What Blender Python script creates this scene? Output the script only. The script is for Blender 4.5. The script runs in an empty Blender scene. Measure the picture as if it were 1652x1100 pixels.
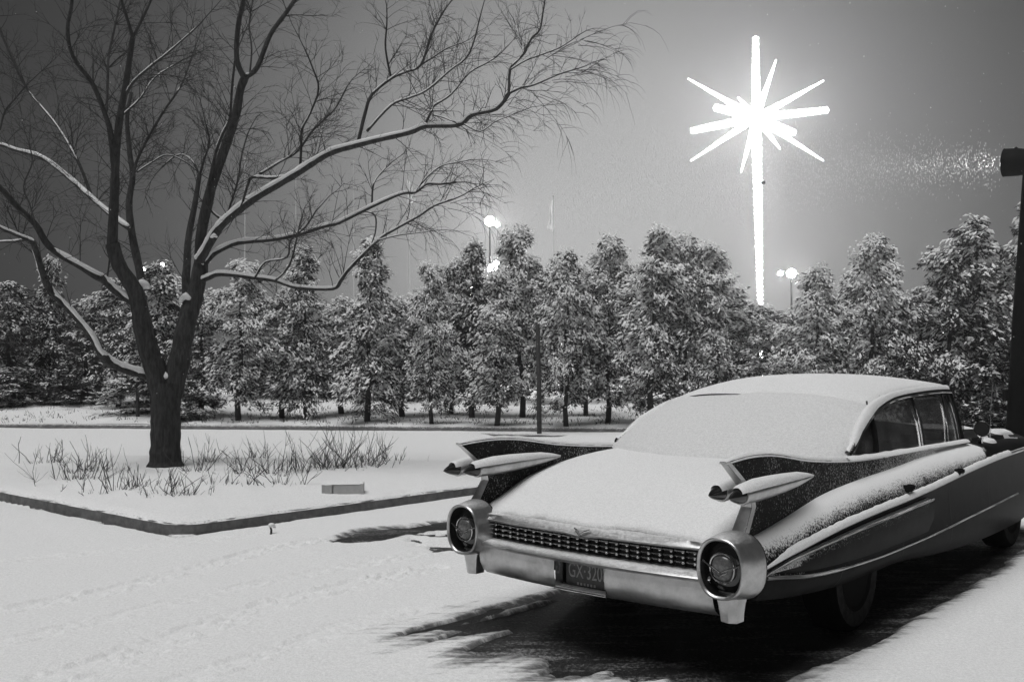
import bpy, math, random
import numpy as np
from mathutils import Vector, Matrix

random.seed(7)
rng = np.random.default_rng(11)
scene = bpy.context.scene
COL = scene.collection
PI = math.pi

# ------------------------------------------------------------------ camera, sky, sun, exposure
W, H, FPX = 1652.0, 1100.0, 1556.03
CAM = Vector((0, 0, 1.535))
CF = Vector((0, .9997216, .0235949))
CR = Vector((.9999843, .0001321, -.0055968))
CU = Vector((.0055984, -.0235945, .9997059))
cd = bpy.data.cameras.new('camera')
cam = bpy.data.objects.new('camera', cd)
COL.objects.link(cam)
M4 = Matrix((CR, CU, -CF)).transposed().to_4x4()
M4.translation = CAM
cam.matrix_world = M4
cd.sensor_width = 36.0
cd.lens = 36.0 * FPX / W
cd.clip_start = 0.05
cd.clip_end = 2000
scene.camera = cam

SUN_DIR = Vector((-.22, -.24, 1.0)).normalized()      # towards the light
SUN_EL = math.asin(SUN_DIR.z)
SUN_AZ = math.atan2(SUN_DIR.x, SUN_DIR.y)

def px_dir(px, py):
    return (CF + CR * ((px - W / 2) / FPX) - CU * ((py - H / 2) / FPX))

def at(px, py, Y):
    d = px_dir(px, py)
    return CAM + d * (Y / d.y)

def ground(px, py, z=0.0):
    d = px_dir(px, py)
    return CAM + d * ((z - CAM.z) / d.z)

world = bpy.data.worlds.new('World')
scene.world = world
world.use_nodes = True
wt = world.node_tree
wt.nodes.clear()
wo = wt.nodes.new('ShaderNodeOutputWorld')
bg = wt.nodes.new('ShaderNodeBackground')
sky = wt.nodes.new('ShaderNodeTexSky')
sky.sky_type = 'NISHITA'
sky.sun_disc = False
sky.sun_elevation = SUN_EL
sky.sun_rotation = SUN_AZ
bw = wt.nodes.new('ShaderNodeRGBToBW')
wt.links.new(sky.outputs[0], bw.inputs[0])
skyk = wt.nodes.new('ShaderNodeMath'); skyk.operation = 'MULTIPLY'; skyk.inputs[1].default_value = .06
wt.links.new(bw.outputs[0], skyk.inputs[0])
# the snow-filled night air glows round the lit star: a wide soft lobe
tc = wt.nodes.new('ShaderNodeTexCoord')
dotn = wt.nodes.new('ShaderNodeVectorMath'); dotn.operation = 'DOT_PRODUCT'
gdir = px_dir(970, 390).normalized()
dotn.inputs[1].default_value = gdir
wt.links.new(tc.outputs['Generated'], dotn.inputs[0])
def wmath(op, a, b):
    n = wt.nodes.new('ShaderNodeMath'); n.operation = op
    for i, v in enumerate((a, b)):
        if v is None: continue
        if isinstance(v, (int, float)): n.inputs[i].default_value = v
        else: wt.links.new(v, n.inputs[i])
    return n.outputs[0]
SIG = math.radians(12.5)
e = wmath('SUBTRACT', 1.0, dotn.outputs['Value'])
e = wmath('MULTIPLY', e, -1.0 / SIG ** 2)
e = wmath('EXPONENT', e, None)
e = wmath('MULTIPLY', e, 4.1)
e = wmath('ADD', e, skyk.outputs[0])
wt.links.new(e, bg.inputs['Color'])
bg.inputs['Strength'].default_value = 0.1
wt.links.new(bg.outputs[0], wo.inputs[0])

sl = bpy.data.lights.new('overhead_night_glow', 'SUN')
sl.energy = 2.0
sl.angle = math.radians(40)
so = bpy.data.objects.new('overhead_night_glow', sl)
COL.objects.link(so)
so.rotation_euler = SUN_DIR.to_track_quat('Z', 'Y').to_euler()

vs = scene.view_settings
vs.view_transform = 'Standard'
vs.look = 'None'
vs.exposure = 0.30
vs.gamma = 1.0
vs.use_curve_mapping = False
scene.render.engine = 'CYCLES'
scene.cycles.use_denoising = True
scene.cycles.use_adaptive_sampling = False
scene.cycles.max_bounces = 6
scene.cycles.diffuse_bounces = 3
scene.cycles.sample_clamp_indirect = 4.0

# ------------------------------------------------------------------ helpers
class MB:
    """Collects verts and faces, builds ONE mesh object."""
    def __init__(s): s.v = []; s.f = []
    def add(s, vs_, fs):
        o = len(s.v)
        s.v += [tuple(p) for p in vs_]
        s.f += [tuple(i + o for i in f) for f in fs]
        return s
    def box(s, c, d, rz=0.0, taper=1.0):
        x, y, z = d[0] / 2, d[1] / 2, d[2] / 2
        cs, sn = math.cos(rz), math.sin(rz)
        out = []
        for k, (a, b, e_) in enumerate([(-x, -y, -z), (x, -y, -z), (x, y, -z), (-x, y, -z), (-x, -y, z), (x, -y, z), (x, y, z), (-x, y, z)]):
            if k > 3: a *= taper; b *= taper
            out.append((c[0] + a * cs - b * sn, c[1] + a * sn + b * cs, c[2] + e_))
        return s.add(out, [(3, 2, 1, 0), (4, 5, 6, 7), (0, 1, 5, 4), (1, 2, 6, 5), (2, 3, 7, 6), (3, 0, 4, 7)])
    def tube(s, pts, rad, n=6, cap=True):
        pts = [Vector(p) for p in pts]
        if isinstance(rad, (int, float)): rad = [rad] * len(pts)
        vs_, fs = [], []
        ref = None
        for i, p in enumerate(pts):
            t = (pts[min(i + 1, len(pts) - 1)] - pts[max(i - 1, 0)])
            if t.length < 1e-9: t = Vector((0, 0, 1))
            t.normalize()
            if ref is None:
                ref = t.orthogonal().normalized()
            a = (ref - t * ref.dot(t))
            if a.length < 1e-6: a = t.orthogonal()
            a.normalize(); ref = a
            b = t.cross(a)
            for k in range(n):
                th = 2 * PI * k / n
                vs_.append(p + (a * math.cos(th) + b * math.sin(th)) * rad[i])
        for i in range(len(pts) - 1):
            for k in range(n):
                k2 = (k + 1) % n
                fs.append((i * n + k, i * n + k2, (i + 1) * n + k2, (i + 1) * n + k))
        if cap:
            fs.append(tuple(range(n - 1, -1, -1)))
            fs.append(tuple((len(pts) - 1) * n + k for k in range(n)))
        return s.add(vs_, fs)
    def ball(s, c, r, seg=8, ring=5, sq=(1, 1, 1)):
        vs_, fs = [(c[0], c[1], c[2] - r * sq[2])], []
        for j in range(1, ring):
            ph = -PI / 2 + PI * j / ring
            for k in range(seg):
                th = 2 * PI * k / seg
                vs_.append((c[0] + r * sq[0] * math.cos(ph) * math.cos(th), c[1] + r * sq[1] * math.cos(ph) * math.sin(th), c[2] + r * sq[2] * math.sin(ph)))
        vs_.append((c[0], c[1], c[2] + r * sq[2]))
        for k in range(seg):
            fs.append((0, 1 + (k + 1) % seg, 1 + k))
        for j in range(ring - 2):
            for k in range(seg):
                a = 1 + j * seg
                fs.append((a + k, a + (k + 1) % seg, a + seg + (k + 1) % seg, a + seg + k))
        a = 1 + (ring - 2) * seg
        for k in range(seg):
            fs.append((a + k, a + (k + 1) % seg, len(vs_) - 1))
        return s.add(vs_, fs)
    def grid(s, P, flip=False, closed=False):
        """P[i][j] points"""
        n, m = len(P), len(P[0])
        fs = []
        for i in range(n - 1):
            for j in range(m if closed else m - 1):
                j2 = (j + 1) % m
                f = (i * m + j, i * m + j2, (i + 1) * m + j2, (i + 1) * m + j)
                fs.append(f[::-1] if flip else f)
        return s.add([p for r in P for p in r], fs)
    def loft(s, rings, cap0=False, cap1=False, flip=False):
        n, m = len(rings), len(rings[0])
        s.grid(rings, flip, closed=True)
        o = len(s.v) - n * m
        if cap0: s.f.append(tuple(o + k for k in range(m))[::1 if flip else -1])
        if cap1: s.f.append(tuple(o + (n - 1) * m + k for k in range(m))[::-1 if flip else 1])
        return s
    def mesh(s, name, mat, smooth=None):
        me = bpy.data.meshes.new(name)
        me.from_pydata(s.v, [], s.f)
        if mat: me.materials.append(mat)
        if smooth is not None:
            me.polygons.foreach_set('use_smooth', [True] * len(me.polygons))
            if smooth < 180: me.set_sharp_from_angle(angle=math.radians(smooth))
        me.update()
        return me
    def build(s, name, mat, parent=None, smooth=None, loc=None):
        return link(name, s.mesh(name, mat, smooth), parent, loc)

def link(name, data, parent=None, loc=None, rz=None):
    o = bpy.data.objects.new(name, data)
    COL.objects.link(o)
    if parent: o.parent = parent
    if loc is not None: o.location = loc
    if rz is not None: o.rotation_euler = (0, 0, rz)
    return o

def tag(o, label=None, cat=None, group=None, kind=None):
    if label: o['label'] = label
    if cat: o['category'] = cat
    if group: o['group'] = group
    if kind: o['kind'] = kind
    return o

def thing(name, label, cat, loc=(0, 0, 0), rz=0.0, group=None):
    o = link(name, None, None, loc, rz)
    o.empty_display_size = .2
    return tag(o, label, cat, group)

def np_mesh(name, V, F, mat, smooth=False):
    """V (n,3), F (m,k) arrays, k = 3 or 4"""
    V = np.asarray(V, np.float32); F = np.asarray(F, np.int32)
    me = bpy.data.meshes.new(name)
    me.vertices.add(len(V)); me.vertices.foreach_set('co', V.ravel())
    k = F.shape[1]
    me.loops.add(F.size); me.loops.foreach_set('vertex_index', F.ravel())
    me.polygons.add(len(F))
    me.polygons.foreach_set('loop_start', np.arange(0, F.size, k, dtype=np.int32))
    me.polygons.foreach_set('use_smooth', np.full(len(F), smooth))
    me.update(calc_edges=True)
    me.validate()
    if mat: me.materials.append(mat)
    return me

def grid_faces(n, m):
    i, j = np.meshgrid(np.arange(n - 1), np.arange(m - 1), indexing='ij')
    a = (i * m + j).ravel()
    return np.stack([a, a + m, a + m + 1, a + 1], 1)

_lat = rng.random((256, 256))
def vnoise(x, y):
    xi = np.floor(x).astype(int); yi = np.floor(y).astype(int)
    fx = x - xi; fy = y - yi
    fx = fx * fx * (3 - 2 * fx); fy = fy * fy * (3 - 2 * fy)
    g = lambda a, b: _lat[a & 255, b & 255]
    return (g(xi, yi) * (1 - fx) + g(xi + 1, yi) * fx) * (1 - fy) + (g(xi, yi + 1) * (1 - fx) + g(xi + 1, yi + 1) * fx) * fy
def fbm(x, y, o=4):
    s = 0; a = .5
    for k in range(o):
        s = s + a * (vnoise(x * 2 ** k + 17 * k, y * 2 ** k + 31 * k) - .5); a *= .5
    return s

def crom(xs, ys, x):
    """smooth (Catmull-Rom) interpolation"""
    if x <= xs[0]: return ys[0]
    if x >= xs[-1]: return ys[-1]
    i = max(k for k in range(len(xs) - 1) if xs[k] <= x)
    h = xs[i + 1] - xs[i]; t = (x - xs[i]) / h
    def sl_(k):
        if k == 0: return (ys[1] - ys[0]) / (xs[1] - xs[0])
        if k == len(xs) - 1: return (ys[-1] - ys[-2]) / (xs[-1] - xs[-2])
        return (ys[k + 1] - ys[k - 1]) / (xs[k + 1] - xs[k - 1])
    m0, m1 = sl_(i) * h, sl_(i + 1) * h
    t2, t3 = t * t, t * t * t
    return (2 * t3 - 3 * t2 + 1) * ys[i] + (t3 - 2 * t2 + t) * m0 + (-2 * t3 + 3 * t2) * ys[i + 1] + (t3 - t2) * m1

# ------------------------------------------------------------------ materials (all grey: the photograph is black and white)
_u = ground(960, 940) - ground(678, 1012)
STREAK = math.atan2(_u.y, _u.x)
def g3(v): return (v, v, v, 1)

class NT:
    def __init__(s, name):
        s.m = bpy.data.materials.new(name); s.m.use_nodes = True
        s.t = s.m.node_tree; s.b = s.t.nodes['Principled BSDF']
    def n(s, typ, **kw):
        nd = s.t.nodes.new(typ)
        for k, v in kw.items(): setattr(nd, k, v)
        return nd
    def l(s, a, b): s.t.links.new(a, b)
    def math(s, op, a, b=None, c=None, clamp=False):
        nd = s.n('ShaderNodeMath', operation=op); nd.use_clamp = clamp
        for i, v in enumerate((a, b, c)):
            if v is None: continue
            if isinstance(v, (int, float)): nd.inputs[i].default_value = v
            else: s.l(v, nd.inputs[i])
        return nd.outputs[0]
    def noise(s, scale, detail=3, rough=.6, vec=None, sx=(1, 1, 1)):
        nd = s.n('ShaderNodeTexNoise'); nd.inputs['Scale'].default_value = scale
        nd.inputs['Detail'].default_value = detail; nd.inputs['Roughness'].default_value = rough
        t = s.n('ShaderNodeTexCoord')
        if sx != (1, 1, 1):
            mp = s.n('ShaderNodeMapping'); mp.inputs['Scale'].default_value = sx
            s.l(t.outputs['Object'], mp.inputs[0]); s.l(mp.outputs[0], nd.inputs['Vector'])
        else: s.l(t.outputs['Object'], nd.inputs['Vector'])
        return nd.outputs['Fac']
    def ramp(s, fac, lo, hi, a, b):
        nd = s.n('ShaderNodeMapRange'); nd.interpolation_type = 'SMOOTHSTEP'
        s.l(fac, nd.inputs[0])
        for i, v in zip((1, 2, 3, 4), (lo, hi, a, b)): nd.inputs[i].default_value = v
        return nd.outputs[0]
    def bump(s, fac, strength, dist):
        nd = s.n('ShaderNodeBump'); nd.inputs['Strength'].default_value = strength; nd.inputs['Distance'].default_value = dist
        s.l(fac, nd.inputs['Height']); s.l(nd.outputs[0], s.b.inputs['Normal'])
    def set(s, **kw):
        for k, v in kw.items():
            s.b.inputs[k.replace('_', ' ')].default_value = v
        return s
    def nz(s):
        ge = s.n('ShaderNodeNewGeometry'); sp = s.n('ShaderNodeSeparateXYZ')
        s.l(ge.outputs['True Normal' if False else 'Normal'], sp.inputs[0])
        return sp.outputs['Z']
    def mixv(s, fac, a, b):
        """a + fac*(b-a), scalars or sockets"""
        nd = s.n('ShaderNodeMix'); nd.data_type = 'FLOAT'
        s.l(fac, nd.inputs[0])
        for i, v in ((2, a), (3, b)):
            if isinstance(v, (int, float)): nd.inputs[i].default_value = v
            else: s.l(v, nd.inputs[i])
        return nd.outputs[0]

def m_snow(name, base=.84, bumpd=.006, scale=60, thin=False):
    k = NT(name)
    nf = k.noise(scale, 5, .65)
    gn = k.noise(scale * 2.3, 2, .7)
    col = k.ramp(k.math('MULTIPLY_ADD', k.math('SUBTRACT', gn, .5), 1.1, nf), .2, .8, base - .10, base + .06)
    if thin:                       # slush greying round bare patches, plus a painted soft edge of the car's shadow
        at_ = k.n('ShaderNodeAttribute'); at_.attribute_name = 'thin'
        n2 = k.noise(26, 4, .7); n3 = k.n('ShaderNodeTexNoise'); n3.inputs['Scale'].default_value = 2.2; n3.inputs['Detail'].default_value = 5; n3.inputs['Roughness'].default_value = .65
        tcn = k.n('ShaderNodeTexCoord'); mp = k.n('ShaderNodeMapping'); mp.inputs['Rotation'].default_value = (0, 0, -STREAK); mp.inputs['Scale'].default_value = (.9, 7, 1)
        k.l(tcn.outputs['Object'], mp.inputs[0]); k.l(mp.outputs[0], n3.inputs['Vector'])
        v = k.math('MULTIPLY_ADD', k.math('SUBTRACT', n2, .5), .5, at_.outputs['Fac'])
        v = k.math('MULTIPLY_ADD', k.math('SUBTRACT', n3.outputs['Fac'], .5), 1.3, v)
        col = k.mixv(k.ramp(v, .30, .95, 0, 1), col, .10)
    k.l(col, k.b.inputs['Base Color'])
    k.set(Roughness=.8, Specular_IOR_Level=.2)
    fine = k.noise(scale * 3.1, 2, .6)
    k.bump(k.math('MULTIPLY_ADD', fine, .5, nf), .7, bumpd)
    return k.m
def m_simple(name, col, rough=.6, metal=0.0, var=0.0, scale=20, coat=0.0, bump=0.0):
    k = NT(name)
    k.set(Base_Color=g3(col), Roughness=rough, Metallic=metal, Coat_Weight=coat)
    if var or bump:
        nf = k.noise(scale, 4, .6)
        if var: k.l(k.ramp(nf, .25, .75, col * (1 - var), col * (1 + var)), k.b.inputs['Base Color'])
        if bump: k.bump(nf, .6, bump)
    return k.m
def m_dusted(name, col, rough, metal, lo, hi, amp, scale=75, coat=0.0, grime=0.0, spec=.5, warm=False):
    """hard surface with a real dusting of snow: solid where it faces up, broken specks on the slopes"""
    k = NT(name)
    nz = k.nz()
    nf = k.noise(scale, 2, .6)
    big = k.noise(5.0, 3, .6)
    v = k.math('MULTIPLY_ADD', k.math('SUBTRACT', nf, .5), amp, nz)
    v = k.math('MULTIPLY_ADD', k.math('SUBTRACT', big, .5), amp * .35, v)
    if warm:                      # snow has melted off over the warm engine, forward of the windscreen
        oc = k.n('ShaderNodeTexCoord'); sx = k.n('ShaderNodeSeparateXYZ'); k.l(oc.outputs['Object'], sx.inputs[0])
        wy = k.ramp(k.math('MULTIPLY_ADD', big, .6, sx.outputs['Y']), 3.95, 4.25, 0.0, 1.2)
        v = k.math('SUBTRACT', v, wy)
    f = k.ramp(v, lo, hi, 0.0, 1.0)
    base = col
    if grime:
        gn = k.noise(9.0, 4, .7)
        base = k.ramp(gn, .3, .75, col, col * (1 + grime))
    k.l(k.mixv(f, base, .82), k.b.inputs['Base Color'])
    k.l(k.mixv(f, rough, .85), k.b.inputs['Roughness'])
    k.l(k.mixv(f, metal, 0.0), k.b.inputs['Metallic'])
    if coat: k.l(k.mixv(f, coat, 0.0), k.b.inputs['Coat Weight'])
    k.b.inputs['Coat Roughness'].default_value = .12
    k.l(k.mixv(f, spec, .2), k.b.inputs['Specular IOR Level'])
    k.bump(f, .5, .004)
    return k.m
def m_emit(name, v, s):
    k = NT(name)
    k.set(Base_Color=g3(.8), Emission_Color=g3(v), Emission_Strength=s)
    return k.m

SNOW = m_snow('snow', .84, .012, 45)
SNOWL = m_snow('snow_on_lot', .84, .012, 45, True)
SNOWF = m_snow('snow_fine', .84, .009, 75)
SNOWG = m_snow('thin_snow_on_glass', .74, .010, 60)
k = NT('asphalt')
tcn = k.n('ShaderNodeTexCoord'); mpn = k.n('ShaderNodeMapping'); mpn.inputs['Rotation'].default_value = (0, 0, -STREAK); mpn.inputs['Scale'].default_value = (1.0, 5.5, 1)
k.l(tcn.outputs['Object'], mpn.inputs[0])
n1 = k.n('ShaderNodeTexNoise'); n1.inputs['Scale'].default_value = 1.6; n1.inputs['Detail'].default_value = 6; n1.inputs['Roughness'].default_value = .7
k.l(mpn.outputs[0], n1.inputs['Vector'])
gr_ = k.noise(45, 4, .7); bg_ = k.noise(.9, 3, .6)
sv = k.math('MULTIPLY_ADD', k.math('SUBTRACT', gr_, .5), .9, n1.outputs['Fac'])
sv = k.math('MULTIPLY_ADD', k.math('SUBTRACT', bg_, .5), .9, sv)
sf = k.ramp(sv, .47, .90, 0, 1)
k.l(k.mixv(sf, .022, .40), k.b.inputs['Base Color'])
k.l(k.mixv(sf, .55, .85), k.b.inputs['Roughness'])
k.set(Specular_IOR_Level=.15)
k.bump(k.math('ADD', sv, gr_), .8, .012)
ASPH = k.m
CONC = m_dusted('kerb_concrete', .10, .9, 0, .30, .75, 1.0, 38, 0, .9, spec=.2)
BLOCKM = m_dusted('block_concrete', .38, .9, 0, .55, .75, .35, 60, 0, .2)
WOOD = m_simple('weathered_wood', .05, .85, 0, .5, 25, 0, .004)
PAINT = m_dusted('dark_car_paint', .007, .34, 0, .30, .66, .95, 95, 0, 1.0, spec=.012, warm=True)
FINP = m_dusted('dusted_fin_paint', .011, .34, 0, .10, .55, .95, 95, 0, 1.0, spec=.014)
CHROME = m_dusted('dusty_chrome', .55, .31, .88, .70, 1.2, .45, 75, 0, -.35)
CHROMEC = m_dusted('clean_chrome', .6, .18, 1.0, .85, 1.2, .3, 70, 0, -.2)
BLACK = m_simple('black_recess', .006, .7)
RUBBER = m_simple('rubber', .003, .8, 0, .4, 30)
WHITEW = m_simple('whitewall', .03, .8, 0, .4, 20)
RUBBER.node_tree.nodes['Principled BSDF'].inputs['Specular IOR Level'].default_value = .1
LENS = m_simple('dark_tail_lens', .012, .12, 0, .3, 30, .6)
CLEARL = m_simple('frosted_lamp_lens', .10, .25, 0, .4, 60, .5)
PLATE = m_simple('plate_paint', .035, .4, 0, .4, 40)
PLETT = m_simple('plate_lettering', .30, .5, 0, .3, 60)
IRON = m_simple('black_iron', .004, .8, 0, .5, 20)
IRON.node_tree.nodes['Principled BSDF'].inputs['Specular IOR Level'].default_value = .1
RIMM = m_simple('dull_hubcap', .014, .6)
for m_ in (RIMM, WHITEW, RUBBER): m_.node_tree.nodes['Principled BSDF'].inputs['Specular IOR Level'].default_value = 0
SEATM = m_simple('seat_cloth', .06, .8, 0, .3, 60)
POLEG = m_simple('pale_painted_pole', .5, .6)
FLAGC = m_simple('pale_flag_cloth', .85, .8, 0, .1, 4)
k = NT('car_glass')
k.set(Base_Color=g3(.05), Roughness=.06, Transmission_Weight=.0, Alpha=.72, Specular_IOR_Level=.6)
gf = k.noise(6.0, 4, .6)
k.l(k.ramp(gf, .3, .8, .02, .10), k.b.inputs['Base Color'])
k.l(k.ramp(gf, .3, .8, .05, .22), k.b.inputs['Roughness'])
GLASS = k.m
# bark: dark, furrowed, snow dust on the upward ridges
k = NT('willow_bark')
wv = k.noise(30, 6, .7, sx=(1, 1, .18))
k.l(k.ramp(wv, .3, .7, .012, .065), k.b.inputs['Base Color'])
k.set(Roughness=.9); k.bump(wv, 1.0, .04)
BARK = k.m
TWIG = m_simple('willow_twig', .03, .85, 0, .4, 30)
CANE = m_simple('dry_cane', .045, .85, 0, .5, 12)
TRUNKM = m_simple('evergreen_trunk', .03, .9, 0, .5, 18, 0, .01)
def m_fol(name, lo, hi):
    k = NT(name)
    nf = k.noise(3.5, 4, .6)
    k.l(k.ramp(nf, .25, .75, lo, hi), k.b.inputs['Base Color'])
    k.set(Roughness=.75, Specular_IOR_Level=.3)
    return k.m
FOL = m_fol('evergreen_foliage', .025, .07)
FOLF = m_dusted('frosted_foliage', .032, .75, 0, .50, .95, .9, 28, 0, .8, spec=.1)
SNOWT = m_simple('snow_on_foliage', .88, .8)
BULB = m_emit('lit_bulbs', 1.0, 4.0)
BULB.cycles.emission_sampling = 'NONE'
TUBEL = m_emit('lit_star_frame', 1.0, 60.0)
LAMPE = m_emit('lit_lamp_globe', 1.0, 160.0)
LAMPS = m_emit('dim_lit_lamp_globe', 1.0, 8.0)
LAMPS.cycles.emission_sampling = 'NONE'

# ------------------------------------------------------------------ ground
def far_kerb(x): return 21.95 - .18 * x
def terrain(x, y):
    t = np.maximum(y - far_kerb(x), 0)
    sl_ = np.where(x < 0, .035 + np.clip(-x - 3, 0, 6) * .006, .03)
    rise = sl_ * np.minimum(t, 9) + .10
    return rise + .10 * fbm(x * .5, y * .5, 3) * np.clip(t / 1.5, 0, 1)
def terrain1(x, y): return float(terrain(np.array([x]), np.array([y]))[0])

mb = MB(); mb.grid([[(-60, -25, -.026), (60, -25, -.026)], [(-60, 40, -.026), (60, 40, -.026)]], flip=True)
tag(mb.build('asphalt_lot', ASPH), kind='structure')

def poly_sdf(X, Y, P):
    P = np.array(P); d = np.full(X.shape, 1e9); ins = np.zeros(X.shape, bool)
    for i in range(len(P)):
        a = P[i]; b = P[(i + 1) % len(P)]
        e0 = b - a
        t = np.clip(((X - a[0]) * e0[0] + (Y - a[1]) * e0[1]) / (e0 @ e0), 0, 1)
        d = np.minimum(d, np.hypot(X - a[0] - t * e0[0], Y - a[1] - t * e0[1]))
        c = ((a[1] > Y) != (b[1] > Y)) & (X < (b[0] - a[0]) * (Y - a[1]) / (b[1] - a[1] + 1e-12) + a[0])
        ins ^= c
    return np.where(ins, -d, d)
def line_dist(X, Y, P):
    d = np.full(X.shape, 1e9); s = np.zeros(X.shape); acc = 0
    P = np.array(P)
    for i in range(len(P) - 1):
        a = P[i]; e0 = P[i + 1] - a; L = np.hypot(*e0)
        t = np.clip(((X - a[0]) * e0[0] + (Y - a[1]) * e0[1]) / (L * L), 0, 1)
        dx = X - a[0] - t * e0[0]; dy = Y - a[1] - t * e0[1]
        dd = np.hypot(dx, dy); sg = np.sign(e0[0] * dy - e0[1] * dx)
        m = dd < np.abs(d)
        d = np.where(m, dd * np.where(sg == 0, 1, sg), d); s = np.where(m, acc + t * L, s); acc += L
    return d, s
def axis(*segs):
    out = []
    for a, b, st in segs: out.append(np.arange(a, b - st * .5, st))
    return np.concatenate(out + [[segs[-1][1]]])
gx = axis((-60, -15, 3), (-15, -5, .12), (-5, 2.2, .018), (2.2, 4.8, .03), (4.8, 9, .12), (9, 60, 3))
gy = axis((-20, 3.4, 1.2), (3.4, 9.4, .018), (9.4, 11.2, .04), (11.2, 24.5, .09), (24.5, 27, .5))
X, Y = np.meshgrid(gx, gy, indexing='ij')
Z = .02 * fbm(X * .7, Y * .7, 3) + .010 * fbm(X * 4, Y * 4, 3) + .006 * fbm(X * 22, Y * 22, 2) + .010 * np.clip(vnoise(X * 11 + 50, Y * 11) - .86, 0, 1)
G = lambda pts: [tuple(ground(*p)[:2]) for p in pts]
TR = [([(-60, 1000), (0, 985), (150, 958), (300, 922), (430, 885), (540, 868)], .10, 1),
      ([(-60, 1052), (0, 1035), (150, 1003), (300, 966), (450, 934), (700, 890)], .09, .45),
      ([(40, 1110), (120, 1082), (200, 1055), (330, 1010), (470, 965), (560, 945), (700, 915)], .11, 1.1),
      ([(270, 1104), (330, 1085), (450, 1050), (560, 1008), (660, 985)], .09, .6),
      ([(-200, 930), (0, 905), (160, 890), (330, 872), (420, 860)], .10, .3),
      ([(0, 735), (300, 742), (600, 722), (900, 716)], .12, .35), ([(0, 716), (300, 722), (600, 712), (900, 706)], .12, .35)]
for P, hw, amt in TR:
    d, s = line_dist(X, Y, G(P))
    a = np.abs(d)
    core = np.clip(1 - (a / (hw * 1.6)) ** 3, 0, 1)
    lump = np.clip(vnoise(s * 17 + 40 * hw, d * 30 + 9) * 2.2 - 1.0, -.5, 1) + .9 * (vnoise(s * 39, d * 41 + 7) - .5)
    edge = np.exp(-((a - hw * 1.1) / .025) ** 2)
    fade = 1.25 * np.clip(.55 + 1.1 * (vnoise(s * .8 + hw * 99, s * 0 + d * 5) - .3), .1, 1.4)
    groove = np.exp(-((a - hw * .95) / .022) ** 2) + .6 * np.exp(-((a - hw * .25) / .02) ** 2)
    Z += 1.9 * amt * fade * (-.008 * core - .010 * core * lump - .013 * groove * (.4 + vnoise(s * 5, d * 9)) + .008 * core * np.clip(-lump, 0, 1) + .010 * edge * (vnoise(X * 16, Y * 16) - .2))
Z = np.where(Z < -.012, -.012 - .009 * (1 - np.exp((Z + .012) / .009)), Z)
# bare ground: under the parked car, widened to stand for its cast shadow at the right, a swept patch where another car stood, gutters
CAR = Vector((.3277, 5.0628, 0)); CRZ = -.72185
def carw(x, y, z=0):
    c, s = math.cos(CRZ), math.sin(CRZ)
    return Vector((CAR.x + x * c - y * s, CAR.y + x * s + y * c, z))
under = [tuple(carw(-.98, 5.6)[:2]), tuple(carw(-.98, .55)[:2])] + G([(800, 978), (678, 1012), (760, 1016), (830, 1044), (890, 1072), (960, 1084), (1050, 1090), (1130, 1102), (1150, 1135), (1215, 1122), (1258, 1096), (1400, 1040), (1480, 990), (1545, 955), (1652, 884)]) + [tuple(carw(1.36, 5.6)[:2])]
B = poly_sdf(X, Y, under)
u = G([(678, 1012), (960, 940)]); ud = np.array(u[1]) - np.array(u[0]); ud /= np.hypot(*ud)
S_ = X * ud[0] + Y * ud[1]; N_ = -X * ud[1] + Y * ud[0]
near = np.exp(-(np.hypot(X - u[0][0] - .7, (Y - u[0][1] + .1) * 1.3) / 1.35) ** 2)
B1 = B + .14 * fbm(X * 2.2, Y * 2.2, 4) + .06 * fbm(X * 9, Y * 9, 3) + near * (-.02 + .85 * fbm(S_ * 1.4, N_ * 13, 5)) + .10 * np.clip(fbm(S_ * 1.3, N_ * 16, 4), 0, 1) * np.exp(-np.abs(B) / .5)
patchA = G([(537, 868), (572, 853), (640, 847), (672, 850), (655, 861), (612, 871), (560, 874)])
patchB = G([(640, 849), (740, 835), (800, 836), (800, 845), (705, 853), (662, 858)])
patchC = G([(655, 862), (720, 856), (800, 852), (800, 888), (735, 886), (680, 876)])
B2 = poly_sdf(X, Y, patchA) + .12 * fbm(X * 4, Y * 4, 4) + .05 * fbm(X * 16, Y * 16, 3)
B2b = poly_sdf(X, Y, patchB) + .18 * fbm(X * 3, Y * 7, 4) + .10 * fbm(X * 14, Y * 20, 3) - .02
B2c = np.maximum(poly_sdf(X, Y, patchC), 0) + .55 * (fbm(X * 4.5 + 3, Y * 9, 4) + .03)
B3 = poly_sdf(X, Y, G([(-20, 749), (112, 751), (112, 754), (-20, 756)])) + .08 * fbm(X * 3, Y * 3, 3)
B4 = poly_sdf(X, Y, G([(782, 699), (912, 701), (900, 704), (800, 703)])) + .1 * fbm(X * 3, Y * 3, 3)
B5 = poly_sdf(X, Y, G([(225, 868), (288, 866), (300, 872), (270, 873)])) + .2 * fbm(X * 4, Y * 4, 3) + .07
dl, sl2 = line_dist(X, Y, [tuple((c0_ + d2 * t)[:2]) for c0_, d2, t in ((ground(288, 866), Vector((ground(-160, 773) - ground(288, 866))).normalized(), 6.0), (ground(288, 866), Vector((0, 0, 0)), 0), (ground(288, 866), Vector((ground(760, 799) - ground(288, 866))).normalized(), 1.2))])
B6 = np.abs(dl) - .015 - .05 * np.clip(sl2 / 6, 0, 1) * (sl2 < 6) * (1 - sl2 / 6) + .09 * fbm(X * 3.5, Y * 3.5, 4)
for Bk, w in ((B6, .05), (B1, .10), (B2, .12), (B2b, .10), (B2c, .05), (B3, .08), (B4, .1), (B5, .05)):
    m = np.clip(.5 - Bk / w, 0, 1); m = m * m * (3 - 2 * m)
    Z = Z * (1 - m) + m * (-.036 + .010 * fbm(X * 9, Y * 9, 3))
thin = np.zeros_like(X)
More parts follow.
